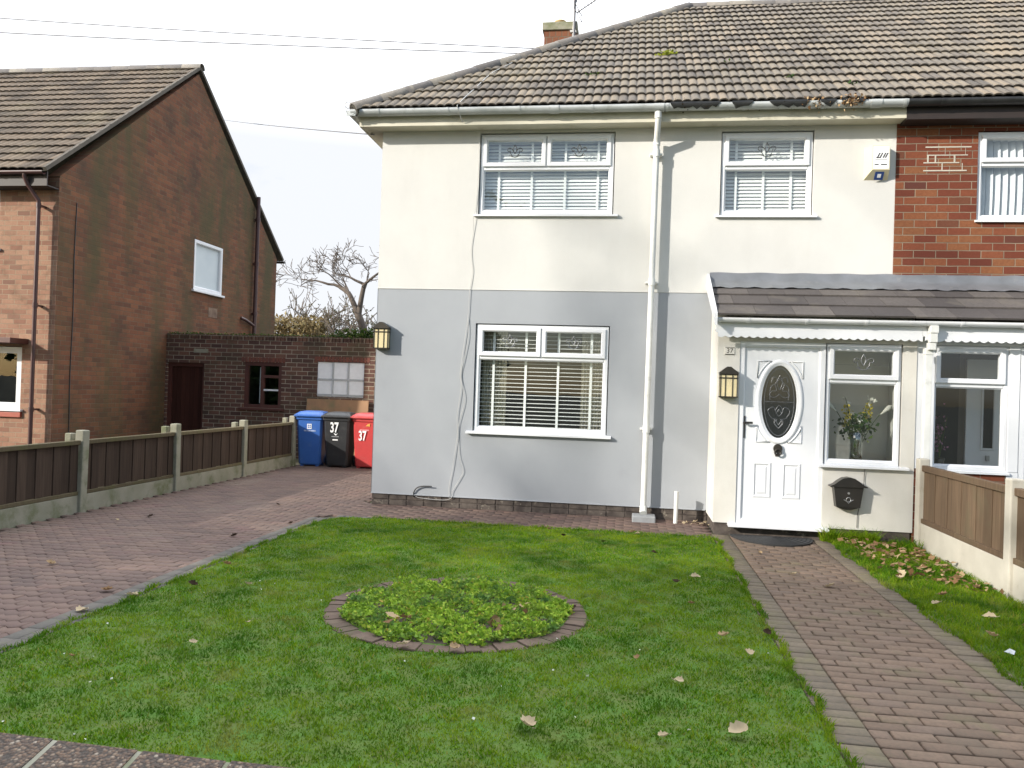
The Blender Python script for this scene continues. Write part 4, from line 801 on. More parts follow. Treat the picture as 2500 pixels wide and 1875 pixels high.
mb.tube([(cx - .005 + .034 * cos(t_), yd - .038, .945 + .034 * sin(t_)) for t_ in np.linspace(0, 2 * pi, 15)], .010, 6); mb.box(cx - .03, cx + .02, yd - .01, yd, .895, .93, .005); mb.build('door_knocker', 'bronze', door)
# porch window, number, vase
PWIN = upvc_window(porch, WO[0] + .002, WO[1] - .012, WO[2] + .006, WO[3] - .004, PY_ + .014, 1.775, [(2.215, 2.945)], (2.12, 3.065, .075, .03), 'glass', motifs=(.22, 'came'), fw=.045)
mb = MB(); mb.box(2.2, 3.03, PY_ + .11, PY_ + .34, .845, .865); mb.build('window_board', 'wood_door', porch)
nm = thing('number_plate', (1.13, PY_, 2.07), 'small pale house number plate above the porch lantern', 'house number')
mb = MB(); mb.box(1.075, 1.185, PY_ - .008, PY_, 2.025, 2.115, .003); mb.build('plate', 'render_porch', nm)
mb = MB(); mb.box(1.08, 1.18, PY_ - .010, PY_ - .008, 2.107, 2.112); mb.box(1.08, 1.18, PY_ - .010, PY_ - .008, 2.028, 2.035); mb.build('plate_border', 'bronze', nm); text('number', '37', .075, (1.13, PY_ - .0085, 2.07), 'bronze', nm)
vx, vy, vz = 2.585, PY_ + .24, .866
va = thing('flower_vase', (vx, vy, vz), 'glass vase of white lilies and yellow flowers in the porch window', 'vase')
mb = MB(); mb.lathe([(.0, .004), (.055, .004), (.07, .03), (.062, .12), (.066, .22), (.09, .33), (.086, .33), (.06, .22), (.056, .12), (.06, .04), (.0, .02)], (vx, vy, vz), 20); mb.build('vase', 'vase_glass', va)
def stalk(mb_, p0, p1, bend, r=.004): m_ = (V(p0) + V(p1)) / 2 + V(bend); mb_.tube(smooth_path([p0, m_, p1], 6), r, 5)
mb = MB(); base = (vx, vy, vz + .05)
tips = [(vx - .13, vy, vz + .72), (vx - .09, vy + .02, vz + .60), (vx + .12, vy, vz + .70), (vx + .15, vy + .02, vz + .64), (vx - .25, vy - .02, vz + .60), (vx + .27, vy - .02, vz + .58), (vx - .03, vy, vz + .45)]
for t_ in tips: stalk(mb, base, t_, (0, 0, .06))
mb.build('stems', leaf_mat('green_stem', [(0, (.06, .10, .03)), (1, (.09, .13, .04))]), va)
for (x, z, dx_) in ((vx - .25, vz + .58, -1), (vx + .27, vz + .56, 1)):
    mb = MB(); d = V((dx_ * .75, 0, .66)); q = V((x, vy - .02, z)); mb.tube([q - d * .03, q + d * .02, q + d * .06, q + d * .10, q + d * .13], [.006, .016, .026, .030, .004], 10); mb.build('lily', 'lily', va)
pts = np.concatenate([np.array([[vx - .11 + t_ * .0, vy, vz + z]]) + RNG.normal(size=(26, 3)) * [.022, .02, .03] for t_, z in ((0, .45), (0, .52), (0, .60))] + [np.array([[vx + .12, vy, vz + z]]) + RNG.normal(size=(24, 3)) * [.028, .02, .03] for z in (.52, .6)])
v, f = leaf_cloud(pts, .035, 0, .4, .7); np_obj('yellow_blooms', v, f, RNG.random(len(f)), 'yellow_flower', va)
pts = np.concatenate([np.array([[vx - .13, vy, vz + .71], [vx + .12, vy, vz + .70], [vx + .16, vy, vz + .68], [vx + .01, vy - .03, vz + .47]]) + RNG.normal(size=(4, 3)) * .015 for _ in range(6)])
v, f = leaf_cloud(pts, .05, 0, .3, .6); np_obj('white_buds', v, f, RNG.random(len(f)), 'lily', va)
pts = np.array([[vx, vy, vz + .40]]) + RNG.normal(size=(170, 3)) * [.085, .04, .065]; v, f = leaf_cloud(pts, .065, 0, .4, .5); np_obj('leaves', v, f, RNG.random(len(f)), 'ivy', va)

# ------------------------------------------------------------------ porch roof (split at the party line between the two porches)
def porch_roof(x0, x1, parent, verge, xoff):
    RYe, RZe, RYt, RZt = 9.0, 2.435, 10.055, 2.94; L = math.hypot(RYt - RYe, RZt - RZe); d = V((0, (RYt - RYe) / L, (RZt - RZe) / L)); n_ = V((0, -d.z, d.y))
    o = V((0, RYe, RZe)); mb = MB(); g = .34
    for c in range(3):
        x = math.floor((x0 - xoff) / .41) * .41 + xoff + (.2 if c % 2 else 0) - .41
        while x < x1:
            a, b = max(x + .002, x0), min(x + .408, x1)
            if b - a > .02:
                s0, s1 = c * g, min((c + 1) * g + .05, L); h0, h1 = .036 + random.uniform(-.002, .002), .014; t_ = .02
                P = lambda x_, s_, h_: V((x_, 0, 0)) + o + d * s_ + n_ * h_
                vs = [P(a, s0, h0), P(b, s0, h0), P(b, s1, h1), P(a, s1, h1), P(a, s0, h0 - t_), P(b, s0, h0 - t_), P(b, s1, h1 - t_), P(a, s1, h1 - t_)]
                mb.add(vs, [(0, 1, 2, 3), (4, 5, 1, 0), (0, 3, 7, 4), (1, 5, 6, 2), (4, 7, 6, 5)])
            x += .41
    r_ = mb.build('porch_roof', 'tile_porch', parent)
    fl = MB(); nn = 40; xs = np.linspace(x0, x1, nn)
    rows = [(10.052, 3.075), (10.03, 3.06), (10.015, 2.99), (9.90, 2.915), (9.80, 2.862)]
    vs = [(x, y - .004 * sin(x * 9 + i), z + .004 * sin(x * 13 + i * 2) + (.006 * sin(x * 31) if i == 4 else 0)) for i, (y, z) in enumerate(rows) for x in xs]
    fl.add(vs, [(i * nn + j, i * nn + j + 1, (i + 1) * nn + j + 1, (i + 1) * nn + j) for i in range(4) for j in range(nn - 1)], smooth=True); fl.build('lead_flashing', 'lead', r_)
    if verge:
        vb = MB(); vb.add([(x0 - .03, RYe - .02, RZe - .10), (x0 - .03, RYe - .02, RZe + .035), (x0 - .03, FY, 3.06), (x0 - .03, FY, 2.86)], [(0, 1, 2, 3)]); vb.v += [(x_ + .028, y_, z_) for x_, y_, z_ in vb.v[:4]]
        vb.f += [(4, 7, 6, 5), (0, 4, 5, 1), (1, 5, 6, 2), (2, 6, 7, 3), (3, 7, 4, 0)]; vb.r += [.5] * 5; vb.sm += [False] * 5; vb.build('verge_board', 'upvc', r_)
    sf = MB(); sf.box(x0 + .002, x1 - .001, 9.13, 9.155, 2.27, 2.43); sf.box(x0 + .002, x1 - .001, 9.156, PY_ + .05, 2.30, 2.312); sf.build('fascia', 'upvc', r_)
    sc = MB(); per = .088; n = int((x1 - x0) / per * 8); xs = np.linspace(x0 + .02, x1 - .002, n)
    low = [2.235 - .023 * abs(sin(pi * x / per)) ** .8 for x in xs]
    vs = [(x, 9.118, 2.272) for x in xs] + [(x, 9.118, z) for x, z in zip(xs, low)] + [(x, 9.128, z) for x, z in zip(xs, low)]
    sc.add(vs, [(i, i + 1, n + i + 1, n + i) for i in range(n - 1)] + [(n + i, n + i + 1, 2 * n + i + 1, 2 * n + i) for i in range(n - 1)]); sc.build('scalloped_trim', 'upvc', r_)
    gutter(x0 - (.03 if verge else 0), x1 - .002, 9.075, 2.425, 'upvc', parent, 'gutter', .05, .62)
    return r_
porch_roof(.955, PX1, porch, True, .55)
mb = MB(); xp = 3.175
mb.box(xp - .0, xp + .085, 9.03, 9.11, 2.30, 2.38, .006); mb.box(xp - .0, xp + .08, 9.04, 9.11, 2.20, 2.298, .006)
mb.box(xp - .01, xp + .07, 9.05, 9.12, 2.12, 2.198, .006, None, None); mb.box(xp - .02, xp + .052, 9.10, 9.17, .05, 2.118, .006); mb.box(xp - .026, xp + .058, 9.094, 9.176, 2.07, 2.14, .005)
mb.build('downpipe', 'upvc_old', porch)
# post box and its lead
pb = thing('post_box', (2.43, PY_, .38), 'black wall post box with curved lid under the porch window', 'post box')
F = lambda p_, q_, h_: (2.43 + p_, PY_ - h_, .38 + q_)
mb = MB(); mb.prism([(-.125, 0), (.125, 0), (.155, .22), (-.155, .22)], F, .002, .105); mb.prism([(-.12, -.001), (.12, -.001), (.03, -.03), (-.03, -.03)], F, .002, .09); mb.build('box_body', 'black_metal', pb)
lid = [(-.195, .232), (-.15, .25), (-.11, .285), (-.06, .318), (0, .33), (.06, .318), (.11, .285), (.15, .25), (.195, .232), (.195, .222), (-.195, .222)]
mb = MB(); mb.prism(lid, F, .002, .125); mb.build('box_lid', 'black_metal', pb)
mb = MB(); mb.prism([(.012 * cos(a), .155 + .012 * sin(a)) for a in np.linspace(0, 2 * pi, 13)[:-1]], F, .105, .112); mb.build('lock', 'steel', pb)
mb = MB(); mb.tube([F(-.05, .085, .107), F(-.025, .07, .107), F(0, .045, .107), F(.025, .07, .107), F(.05, .085, .107)], .004, 5); mb.tube([F(.024 * cos(a), .085 + .024 * sin(a), .107) for a in np.linspace(0, 2 * pi, 11)], .004, 5); mb.build('emblem', 'steel', pb)
mb = MB(); mb.tube(smooth_path([(2.615, PY_ - .02, .80), (2.612, PY_ - .012, .7), (2.607, PY_ - .02, .6), (2.58, PY_ - .014, .42), (2.555, PY_ - .012, .3), (2.55, PY_ - .012, .15)], 5), .0035, 5); single(mb, 'sill_cable', 'cable_dark', (2.55, PY_ - .012, .15), 'thin dark cable hanging from the porch sill beside the post box', 'cable')
# door mat: half round, cut pile ribs
mm = MB(); nn = 28; hm = [(1.62 + .44 * cos(a), 9.20 - .53 * sin(a)) for a in np.linspace(0, pi, nn)]
mm.prism(hm, lambda p_, q_, h_: (p_, q_, h_), .0, .016)
for i in range(9):
    k = .93 - i * .1; mm.tube([(1.62 + .44 * k * cos(a), 9.185 - .53 * k * sin(a), .017) for a in np.linspace(0.05, pi - .05, 20)], .006, 5)
single(mm, 'door_mat', 'rubber', (1.62, 9.0, 0), 'black half round rubber mat on the path at the front door', 'door mat')

# ------------------------------------------------------------------ adjoining brick house
nh = thing('adjoining_house', (6.2, 12, 0), 'red brick house joined to the right of the cream house', 'house')
NW = (4.0, 5.3, 3.72, 4.78)
wall(PX_ + .002, 9.6, .1, 4.95, FY - .012, [NW, (3.95, 5.4, .3, 2.35)], .28).build('brick_wall', 'brick_red', nh)
mb = MB(); x0 = 3.42                                    # repointed patch
for (a, b, c, d) in ((3.42, 4.0, 4.585, 4.60), (3.44, 3.96, 4.49, 4.502), (3.4, 3.86, 4.40, 4.413), (3.4, 3.95, 4.305, 4.32), (3.655, 3.69, 4.5, 4.585), (3.46, 3.475, 4.413, 4.49), (3.55, 3.566, 4.413, 4.49), (3.78, 3.793, 4.413, 4.49), (3.63, 3.65, 4.32, 4.4), (3.9, 3.93, 4.5, 4.585), (3.86, 3.9, 4.32, 4.40)): mb.box(a * .93 + .235, b * .93 + .235 - .03, FY - .016, FY - .011, c, d)
mb.build('repointed_mortar', 'concrete_pale', nh)
w_ = upvc_window(nh, NW[0] + .006, NW[1] - .01, NW[2] + .012, NW[3] - .01, FY + .012, 4.40, [(4.05, 4.63), (4.66, 5.24)], (3.98, 5.32, .06, .03), 'glass_up')
room(3.8, 5.5, FY + .27, FY + 2, 3.3, 4.9).build('room_lining', 'room', w_)
vb = thing('vertical_blind', (4.65, FY + .14, 3.77), 'pale vertical strip blind in the upstairs window of the brick house', 'blind')
mb = MB(); mb.box(4.05, 5.25, FY + .12, FY + .16, 4.70, 4.735); mb.build('head_rail', 'blind', vb)
mb = MB()
for k in range(15):
    x = 4.07 + k * .082; n = 8
    vs = [(x + .012 * sin(pi * i / n * .9 + .4), FY + .155, 3.79 + (4.70 - 3.79) * i / n) for i in range(n + 1)] + [(x + .062 + .012 * sin(pi * i / n * .9 + .4), FY + .115, 3.79 + (4.70 - 3.79) * i / n) for i in range(n + 1)]
    mb.add(vs, [(i, i + 1, n + 2 + i, n + 1 + i) for i in range(n)], smooth=True)
mb.build('strips', 'fabric_pale', vb)
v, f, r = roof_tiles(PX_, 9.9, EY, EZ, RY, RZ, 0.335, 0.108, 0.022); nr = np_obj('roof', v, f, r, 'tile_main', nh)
mb = MB(); mb.quad((PX_, EY, EZ - .02), (9.9, EY, EZ - .02), (9.9, RY, RZ - .02), (PX_, RY, RZ - .02)); mb.quad((PX_, 19, EZ), (9.9, 19, EZ), (9.9, RY, RZ), (PX_, RY, RZ)); mb.build('roof_underlay', 'mortar_dark', nr)
half_round((PX_ + .002, RY, RZ - .01), (9.9, RY, RZ - .01), .1, 15, 'ridge_tiles', 'ridge', nr)
gutter(3.105, 9.9, 9.745, 5.045, 'gutter_black', nh, r=.07)
mb = MB(); mb.box(3.122, 9.9, 9.81, 9.83, 4.85, 5.03); mb.box(3.122, 9.9, 9.831, FY + .05, 4.85, 4.88); mb.build('fascia', 'brown_board', nh)
# porch of the brick house
p2 = thing('adjoining_porch', (4.3, 9.6, 0), 'white framed porch of the brick house beyond the downpipe', 'porch')
mb = MB(); mb.box(PX1 + .002, 4.10, PY_ + .01, PY_ + .11, -.05, .83); mb.build('porch_wall', 'brick_red', p2)
mb = MB(); mb.box(PX1 + .002, 3.285, PY_ + .01, PY_ + .11, .832, 2.30); mb.box(3.285, 5.3, PY_ + .01, PY_ + .11, 2.19, 2.30); mb.box(4.07, 4.185, PY_ + .004, PY_ + .11, .832, 2.188, .006); mb.box(4.07, 4.185, PY_ + .004, PY_ + .11, 0, .83); mb.build('porch_frame', 'upvc', p2)
upvc_window(p2, 3.29, 4.068, .835, 2.185, PY_ + .012, 1.765, [(3.325, 4.035)], (3.27, 4.09, .04, .03), 'glass', fw=.045)
mb = MB(); mb.ring(4.19, 5.1, .06, 2.185, fprof(.07, PY_ + .012, PY_ + .085)); d2 = mb.build('porch_door', 'upvc', p2)
mb = MB(); mb.ring(4.262, 5.03, .13, 2.113, fprof(.10, PY_ + .02, PY_ + .075)); mb.box(4.36, 4.93, PY_ + .03, PY_ + .07, 1.0, 1.1); mb.build('door_leaf', 'upvc', d2)
mb = MB(); mb.box(4.355, 4.935, PY_ + .045, PY_ + .055, 1.1, 2.02); mb.box(4.355, 4.935, PY_ + .045, PY_ + .055, .22, 1.0); mb.build('door_glass', 'glass', d2)
mb = MB(); mb.lathe([(.014, 0), (.014, .02)], (0, 0, 0), 8); 
mb = MB(); mb.box(3.16, 5.3, PY_ + .115, FY - .02, .02, .06); mb.build('porch_floor', 'room_lit', p2)
mb = MB(); mb.box(3.85, 5.4, FY - .045, FY - .016, .06, 2.6); mb.build('inner_wall', 'room', p2)
mb = MB(); mb.box(3.16, 3.85, FY - .05, FY - .02, .06, 2.6); mb.box(3.14, 3.158, PY_ + .112, FY - .06, .06, 2.6); mb.build('dark_inner_wall', 'room_dark', p2)
mb = MB(); mb.box(3.92, 4.72, FY - .085, FY - .047, .08, 2.08, .004); dd = mb.build('inner_door', 'upvc', p2)
mb = MB(); mb.ring(4.08, 4.24, 1.02, 1.86, [(0, FY - .086), (.006, FY - .098), (.022, FY - .098), (.03, FY - .087)]); mb.ring(4.02, 4.62, .3, .85, [(0, FY - .086), (.006, FY - .094), (.022, FY - .094), (.03, FY - .087)]); mb.build('door_moulding', 'upvc', dd)
mb = MB(); mb.box(4.108, 4.212, FY - .09, FY - .086, 1.05, 1.83); mb.build('slot_glass', 'room_dark', dd)
mb = MB(); mb.box(4.14, 4.18, FY - .11, FY - .086, .9, .965, .004); mb.build('letter_knocker', 'steel', dd)
porch_roof(PX1, 5.5, p2, False, .55)
pt = thing('potted_flowers', (3.46, PY_ + .2, .84), 'pink dried flowers standing inside the right porch window', 'flowers')
mb = MB(); mb.lathe([(0, 0), (.04, 0), (.055, .1), (.05, .1), (.0, .02)], (3.46, PY_ + .2, .845), 14); mb.build('pot', 'bronze', pt)
mb = MB(); 
for k in range(6): stalk(mb, (3.46, PY_ + .2, .93), (3.44 + .03 * k - .05, PY_ + .18 + .01 * k, 1.25 + .03 * k), (0, 0, .02), .003)
mb.build('stems', 'ivy', pt); pts = np.array([[3.44, PY_ + .19, 1.18]]) + RNG.normal(size=(80, 3)) * [.035, .03, .12]; v, f = leaf_cloud(pts, .035, 0, .4, .8); np_obj('blooms', v, f, RNG.random(len(f)), 'pink_flower', pt)

# ------------------------------------------------------------------ brick house on the left
LX, LY, LY2 = -9.74, 12.36, 20.88
lh = thing('neighbour_house', (-14, 16.6, 0), 'dark brick gable house on the left with brown tiled roof', 'house')
GW = (16.66, 17.93, 3.55, 4.72)
gw = wall(LY, LY2, -.05, 4.95, LX, [GW], .25, 'y'); gw.prism([(LY, 4.95), (LY2, 4.95), (LY2 + .0, 4.96), (16.6, 8.40), (LY, 4.96)], lambda p_, q_, h_: (LX - h_, p_, q_), 0, .25)
gw.build('gable_wall', 'brick_gable', lh)
wall(-20, LX - .001, -.05, 4.93, LY - .006, [(-12.4, -10.87, 3.7, 4.8), (-12.4, -10.34, .93, 2.02)], .25).build('front_wall', 'brick_left', lh)
# gable window: one frosted pane in a white frame, facing +X
Tg = lambda x, y, z: (LX - .03 - (y - 0), x, z)
f_ = MB(); f_.ring(GW[0] + .01, GW[1] - .01, GW[2] + .03, GW[3] - .01, [(0, .07), (0, -.035), (.065, -.035), (.085, -.015), (.085, .05)], Tg); gwn = f_.build('window', 'upvc', lh)
mb = MB(); mb.box(LX - .085, LX - .055, GW[0] + .08, GW[1] - .08, GW[2] + .1, GW[3] - .08); mb.build('pane', 'glass_frost', gwn)
mb = MB(); mb.box(LX - .02, LX + .06, GW[0] - .06, GW[1] + .06, GW[2] - .02, GW[2] + .028, .006); mb.build('sill', 'upvc', gwn)
for (a, b, c, d) in ((-12.4, -10.87, 3.7, 4.8), (-12.4, -10.34, .93, 2.02)):
    mb = MB(); mb.ring(a + .01, b - .01, c + .01, d - .01, fprof(.11 if c < 2 else .07, LY + .02, LY + .09)); w_ = mb.build('window', 'upvc', lh)
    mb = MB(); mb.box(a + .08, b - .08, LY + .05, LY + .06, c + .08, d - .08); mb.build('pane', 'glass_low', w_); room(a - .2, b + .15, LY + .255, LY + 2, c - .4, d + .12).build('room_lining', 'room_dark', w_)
    mb = MB(); mb.box(a - .05, b + .05, LY - .06, LY + .05, c - .03, c + .01, .005); mb.build('sill', 'upvc', w_)
mb = MB(); mb.box(-12.5, -10.3, LY - .05, LY + .02, .80, .885, .005); mb.build('tile_sill', paint('red_sill_tile', (.34, .07, .04), (.28, .06, .035), 8, .5), lh)
mb = MB(); mb.box(-13, -10.22, LY - .42, LY - .002, 2.06, 2.15, .006); mb.build('canopy', 'wood_frame', lh)
# its roof
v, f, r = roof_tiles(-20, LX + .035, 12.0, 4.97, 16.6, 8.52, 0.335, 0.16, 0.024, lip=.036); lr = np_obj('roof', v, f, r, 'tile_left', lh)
mb = MB(); mb.quad((-20, 12.0, 4.95), (LX + .03, 12.0, 4.95), (LX + .03, 16.6, 8.49), (-20, 16.6, 8.49)); mb.quad((-20, 21.2, 4.95), (LX + .03, 21.2, 4.95), (LX + .03, 16.6, 8.49), (-20, 16.6, 8.49)); mb.build('roof_underlay', 'mortar_dark', lr)
half_round((-20, 16.6, 8.53), (LX + .06, 16.6, 8.53), .11, 24, 'ridge_tiles', 'ridge', lr)
mb = MB()
for ya, za, yb, zb in ((11.98, 4.97, 16.6, 8.53), (21.22, 4.97, 16.6, 8.53)):
    d = V((0, yb - ya, zb - za)); n_ = V((0, -d.z, d.y)).normalized(); n_ = n_ if n_.z > 0 else -n_
    vs = [V((x_, ya, za)) + n_ * h_ for x_ in (LX - .02, LX + .045) for h_ in (-.02, .045)] ; ve = [p_ + d for p_ in vs]
    mb.add(vs + ve, [(0, 1, 3, 2), (4, 6, 7, 5), (0, 4, 5, 1), (2, 3, 7, 6), (1, 5, 7, 3), (0, 2, 6, 4)])
mb.build('verge', paint('grey_brown_verge', (.105, .09, .072), (.08, .07, .055), 5, .9, 40, .5), lr)
mb = MB(); mb.box(-20, LX - .01, 12.06, 12.085, 4.72, 4.96); mb.box(-20, LX - .01, 12.086, LY + .02, 4.72, 4.74); mb.build('fascia', 'brown_board', lh)
gutter(-20, LX - .02, 12.0, 4.95, 'gutter_brown', lh)
mb = MB(); mb.prism(gutter_prof(), lambda p_, q_, h_: (h_, 21.27 + p_, 4.95 + q_), -14, LX + .06, smooth=True); mb.build('gutter', 'gutter_black', lh)
mb = MB(); mb.tube([(-10.12, 12.0, 4.93), (-10.12, 12.0, 4.86), (-10.10, 12.06, 4.74), (-10.0, 12.2, 4.5), (-10.0, 12.2, 4.4), (-10.0, 12.2, .0)], .034, 10)
for z in (4.42, 2.72, .95): mb.tube([(-10.0, 12.2, z - .04), (-10.0, 12.2, z + .04)], .042, 10); mb.box(-10.03, -9.97, 12.2, LY, z - .015, z + .015)
mb.build('downpipe', 'gutter_brown', lh)
mb = MB(); mb.tube([(LX + .09, 19.5, 2.2), (LX + .09, 19.5, 6.34)], .052, 10)
for z in (3.3, 4.6, 5.75): mb.tube([(LX + .09, 19.5, z - .05), (LX + .09, 19.5, z + .05)], .064, 10); mb.box(LX, LX + .08, 19.47, 19.53, z - .02, z + .02)
mb.tube([(LX + .09, 19.5, 2.98), (LX + .09, 19.0, 3.1), (LX + .02, 18.9, 3.14)], .04, 8); mb.build('soil_pipe', 'gutter_brown', lh)
mb = MB(); mb.tube([(LX + .008, 12.78 + .01 * sin(z * 3), z) for z in np.linspace(.0, 4.6, 24)], .008, 5); mb.build('wall_cable', 'cable_dark', lh)
mb = MB(); mb.box(LX, LX + .006, 17.35, 17.75, 3.02, 3.24); mb.build('mortar_patch', paint('pink_grey_patch', (.22, .15, .105), (.12, .075, .05), 6, .9), lh)

# ------------------------------------------------------------------ garage range between the houses
ga = thing('brick_garage', (-7, 16.5, 0), 'low dark brick outbuilding with flat parapet between the two houses', 'outbuilding')
GY = 15.7
wall(LX + .003, -3.3, -.05, 2.40, GY, [(-9.70, -8.86, -.04, 1.90), (-7.95, -7.13, 1.0, 1.95), (-6.36, -5.35, 1.28, 2.0)], .22).build('garage_wall', 'brick_garage', ga)
mb = MB(); x = LX + .01
while x < -3.3: mb.box(x, x + .068, GY - .004 - random.uniform(0, .006), GY + .22, 2.402, 2.515 + random.uniform(-.004, .004), .004); x += .08
mb.build('parapet_course', 'brick_garage', ga)
mb = MB()
M['red_lintel'] = paint('red_lintel_brick', (.17, .055, .035), (.10, .04, .03), 9, .9)
for xa, xb, z in ((-8.02, -7.06, 1.955), (-6.42, -5.28, 2.005)):
    mb = MB(); x = xa
    while x < xb: mb.box(x, x + .062, GY - .008, GY + .02, z, z + .10, .003); x += .075
    mb.build('soldier_lintel', 'red_lintel', ga)
mb = MB(); mb.quad((LX + .01, GY + .23, 2.3), (-3.3, GY + .23, 2.3), (-3.3, 21, 2.2), (LX + .01, 21, 2.2)); mb.build('flat_roof', 'mortar_dark', ga)
mb = MB()
for k in range(7): x = -9.62 + k * .1; mb.box(x, x + .097, GY + .09, GY + .12, .0, 1.82, .003)
gd = mb.build('garage_door', 'wood_door', ga)
mb = MB(); mb.box(-9.70, -9.625, GY + .05, GY + .15, -.04, 1.9); mb.box(-8.92, -8.86, GY + .05, GY + .15, -.04, 1.9); mb.box(-9.625, -8.92, GY + .05, GY + .15, 1.825, 1.9); mb.build('door_frame', 'wood_frame', gd)
mb = MB(); mb.box(-9.1, -8.78, GY - .012, GY, 2.12, 2.2); mb.build('name_stone', 'concrete', ga)
mb = MB(); mb.ring(-7.95, -7.13, 1.0, 1.95, [(0, GY + .1), (0, GY + .02), (.07, GY + .02), (.07, GY + .1)]); mb.box(-7.60, -7.53, GY + .03, GY + .1, 1.07, 1.88); mb.box(-7.53, -7.2, GY + .035, GY + .1, 1.63, 1.69); gwi = mb.build('window', 'wood_frame', ga)
mb = MB(); mb.box(-7.53, -7.2, GY + .03, GY + .06, 1.36, 1.395); mb.build('white_bar', 'upvc', gwi); mb = MB(); mb.box(-7.66, -7.62, GY + .11, GY + .13, 1.1, 1.85); mb.build('net_curtain', 'fabric_pale', gwi)
mb = MB(); mb.box(-7.89, -7.19, GY + .07, GY + .08, 1.06, 1.89); mb.build('pane', 'glass', gwi); room(-8.1, -7.0, GY + .225, GY + 1.5, .8, 2.2).build('room_lining', 'room_dark', gwi)
mb = MB(); mb.box(-8.05, -7.05, GY - .06, GY + .05, .95, .998, .005); mb.build('sill', 'wood_frame', gwi)
wp = MB(); wp.box(-6.355, -5.355, GY + .03, GY + .05, 1.285, 1.995); wb = wp.build('boarded_window', 'white_mark', ga)
mb = MB()
for x in (-6.02, -5.69): mb.box(x - .018, x + .018, GY + .012, GY + .03, 1.285, 1.995)
for z in (1.32, 1.64): mb.box(-6.355, -5.355, GY + .014, GY + .03, z - .018, z + .018)
mb.build('glazing_bar', paint('grey_bar', (.42, .43, .43), (.36, .37, .37), 8, .6), wb)
# ivy along the parapet
pts = np.stack([RNG.random(1500) * 2.6 - 6.1, GY + .1 + RNG.normal(size=1500) * .09, 2.5 + np.abs(RNG.normal(size=1500)) * .085], 1)
pts[:, 2] += .10 * np.clip((pts[:, 0] + 6.2), 0, 1) * RNG.random(1500); k = RNG.random(1500) < np.clip((pts[:, 0] + 6.3) / .6, .05, 1); pts = pts[k]
v, f = leaf_cloud(pts, .055, 0, .4, .8); iv = np_obj('ivy', v, f, RNG.random(len(f)), 'ivy'); tag(iv, 'ivy spilling over the top of the dark outbuilding wall', 'ivy')
pts = np.stack([RNG.random(900) * 4.5 - 9.7, GY + .02 + RNG.normal(size=900) * .05, 2.515 + np.abs(RNG.normal(size=900)) * .012], 1); v, f = leaf_cloud(pts, .03, .3, .4, .9); np_obj('wall_moss', v, f, RNG.random(len(f)), 'ivy', ga)
# tan board leaning against the garage behind the bins
mb = MB(); T = Matrix.Translation((-5.87, GY - .18, 0)) @ Matrix.Rotation(radians(-6), 4, 'X'); mb.box(-.66, .66, -.015, .015, .0, 1.235, .004, None, T)
ob = single(mb, 'leaning_board', 'board_tan', (-5.87, GY - .18, 0), 'tan board leaning on the outbuilding wall behind the bins', 'board')

# ------------------------------------------------------------------ wheelie bins
def wheelie(x, y, mat, label, rz=0.0):
    t = thing('wheelie_bin', (0, 0, 0), label, 'wheelie bin', 'wheelie bins beside the house'); 
    b = MB(); w0, w1, d0, d1, h = .205, .245, .20, .27, .93
    def sec(w, d, z, c=.035): return [(-w + c, -d, z), (w - c, -d, z), (w, -d + c, z), (w, d - c, z), (w - c, d, z), (-w + c, d, z), (-w, d - c, z), (-w, -d + c, z)]
    secs = [sec(w0 - .01, d0 - .01, .03), sec(w0, d0, .05), sec(w0 + (w1 - w0) * .5, d0 + (d1 - d0) * .5, .47), sec(w1 - .004, d1 - .004, h - .06), sec(w1 + .018, d1 + .018, h - .055), sec(w1 + .02, d1 + .02, h)]
    vs = [p_ for s in secs for p_ in s]; b.add(vs, [(a * 8 + i, a * 8 + (i + 1) % 8, (a + 1) * 8 + (i + 1) % 8, (a + 1) * 8 + i) for a in range(5) for i in range(8)] + [tuple(range(8))[::-1]])
    b.box(-w0 + .03, -w0 + .09, -d0 + .02, d0 - .02, .0, .035); b.box(w0 - .09, w0 - .03, -d0 + .02, d0 - .02, .0, .035)
    b.build('bin_body', mat, t)
    l = MB(); ls = [sec(w1 + .025, d1 + .03, h + .002, .04), sec(w1 + .028, d1 + .034, h + .035, .04), sec(w1 + .012, d1 + .015, h + .05, .05), sec(w1 - .03, d1 - .04, h + .085, .06), sec(w1 - .10, d1 - .12, h + .10, .06)]
    vs = [p_ for s in ls for p_ in s]; l.add(vs, [(a * 8 + i, a * 8 + (i + 1) % 8, (a + 1) * 8 + (i + 1) % 8, (a + 1) * 8 + i) for a in range(4) for i in range(8)] + [tuple(range(32, 40)), tuple(range(8))[::-1]])
    l.box(-w1 - .035, w1 + .035, -d1 - .055, -d1 - .03, h - .004, h + .028, .008); l.build('bin_lid', mat, t)
    hd_ = MB(); hd_.tube([(-.2, d1 + .07, h + .03), (.2, d1 + .07, h + .03)], .016, 8); 
    for s in (-.2, .2): hd_.tube([(s, d1, h - .02), (s, d1 + .07, h + .03)], .014, 8)
    hd_.build('handle', mat, t)
    for s in (-1, 1):
        wh = MB(); wh.tube([(s * (w0 - .015), d0 + .03, .1), (s * (w0 + .035), d0 + .03, .1)], .1, 18); wh.build('wheel', 'rubber', t)
    return t, (lambda z: -(d0 + (d1 - d0) * (z - .05) / .85) - .004)
def place(t, x, y, rz): t.location = (x, y, 0); t.rotation_euler = (0, 0, rz)
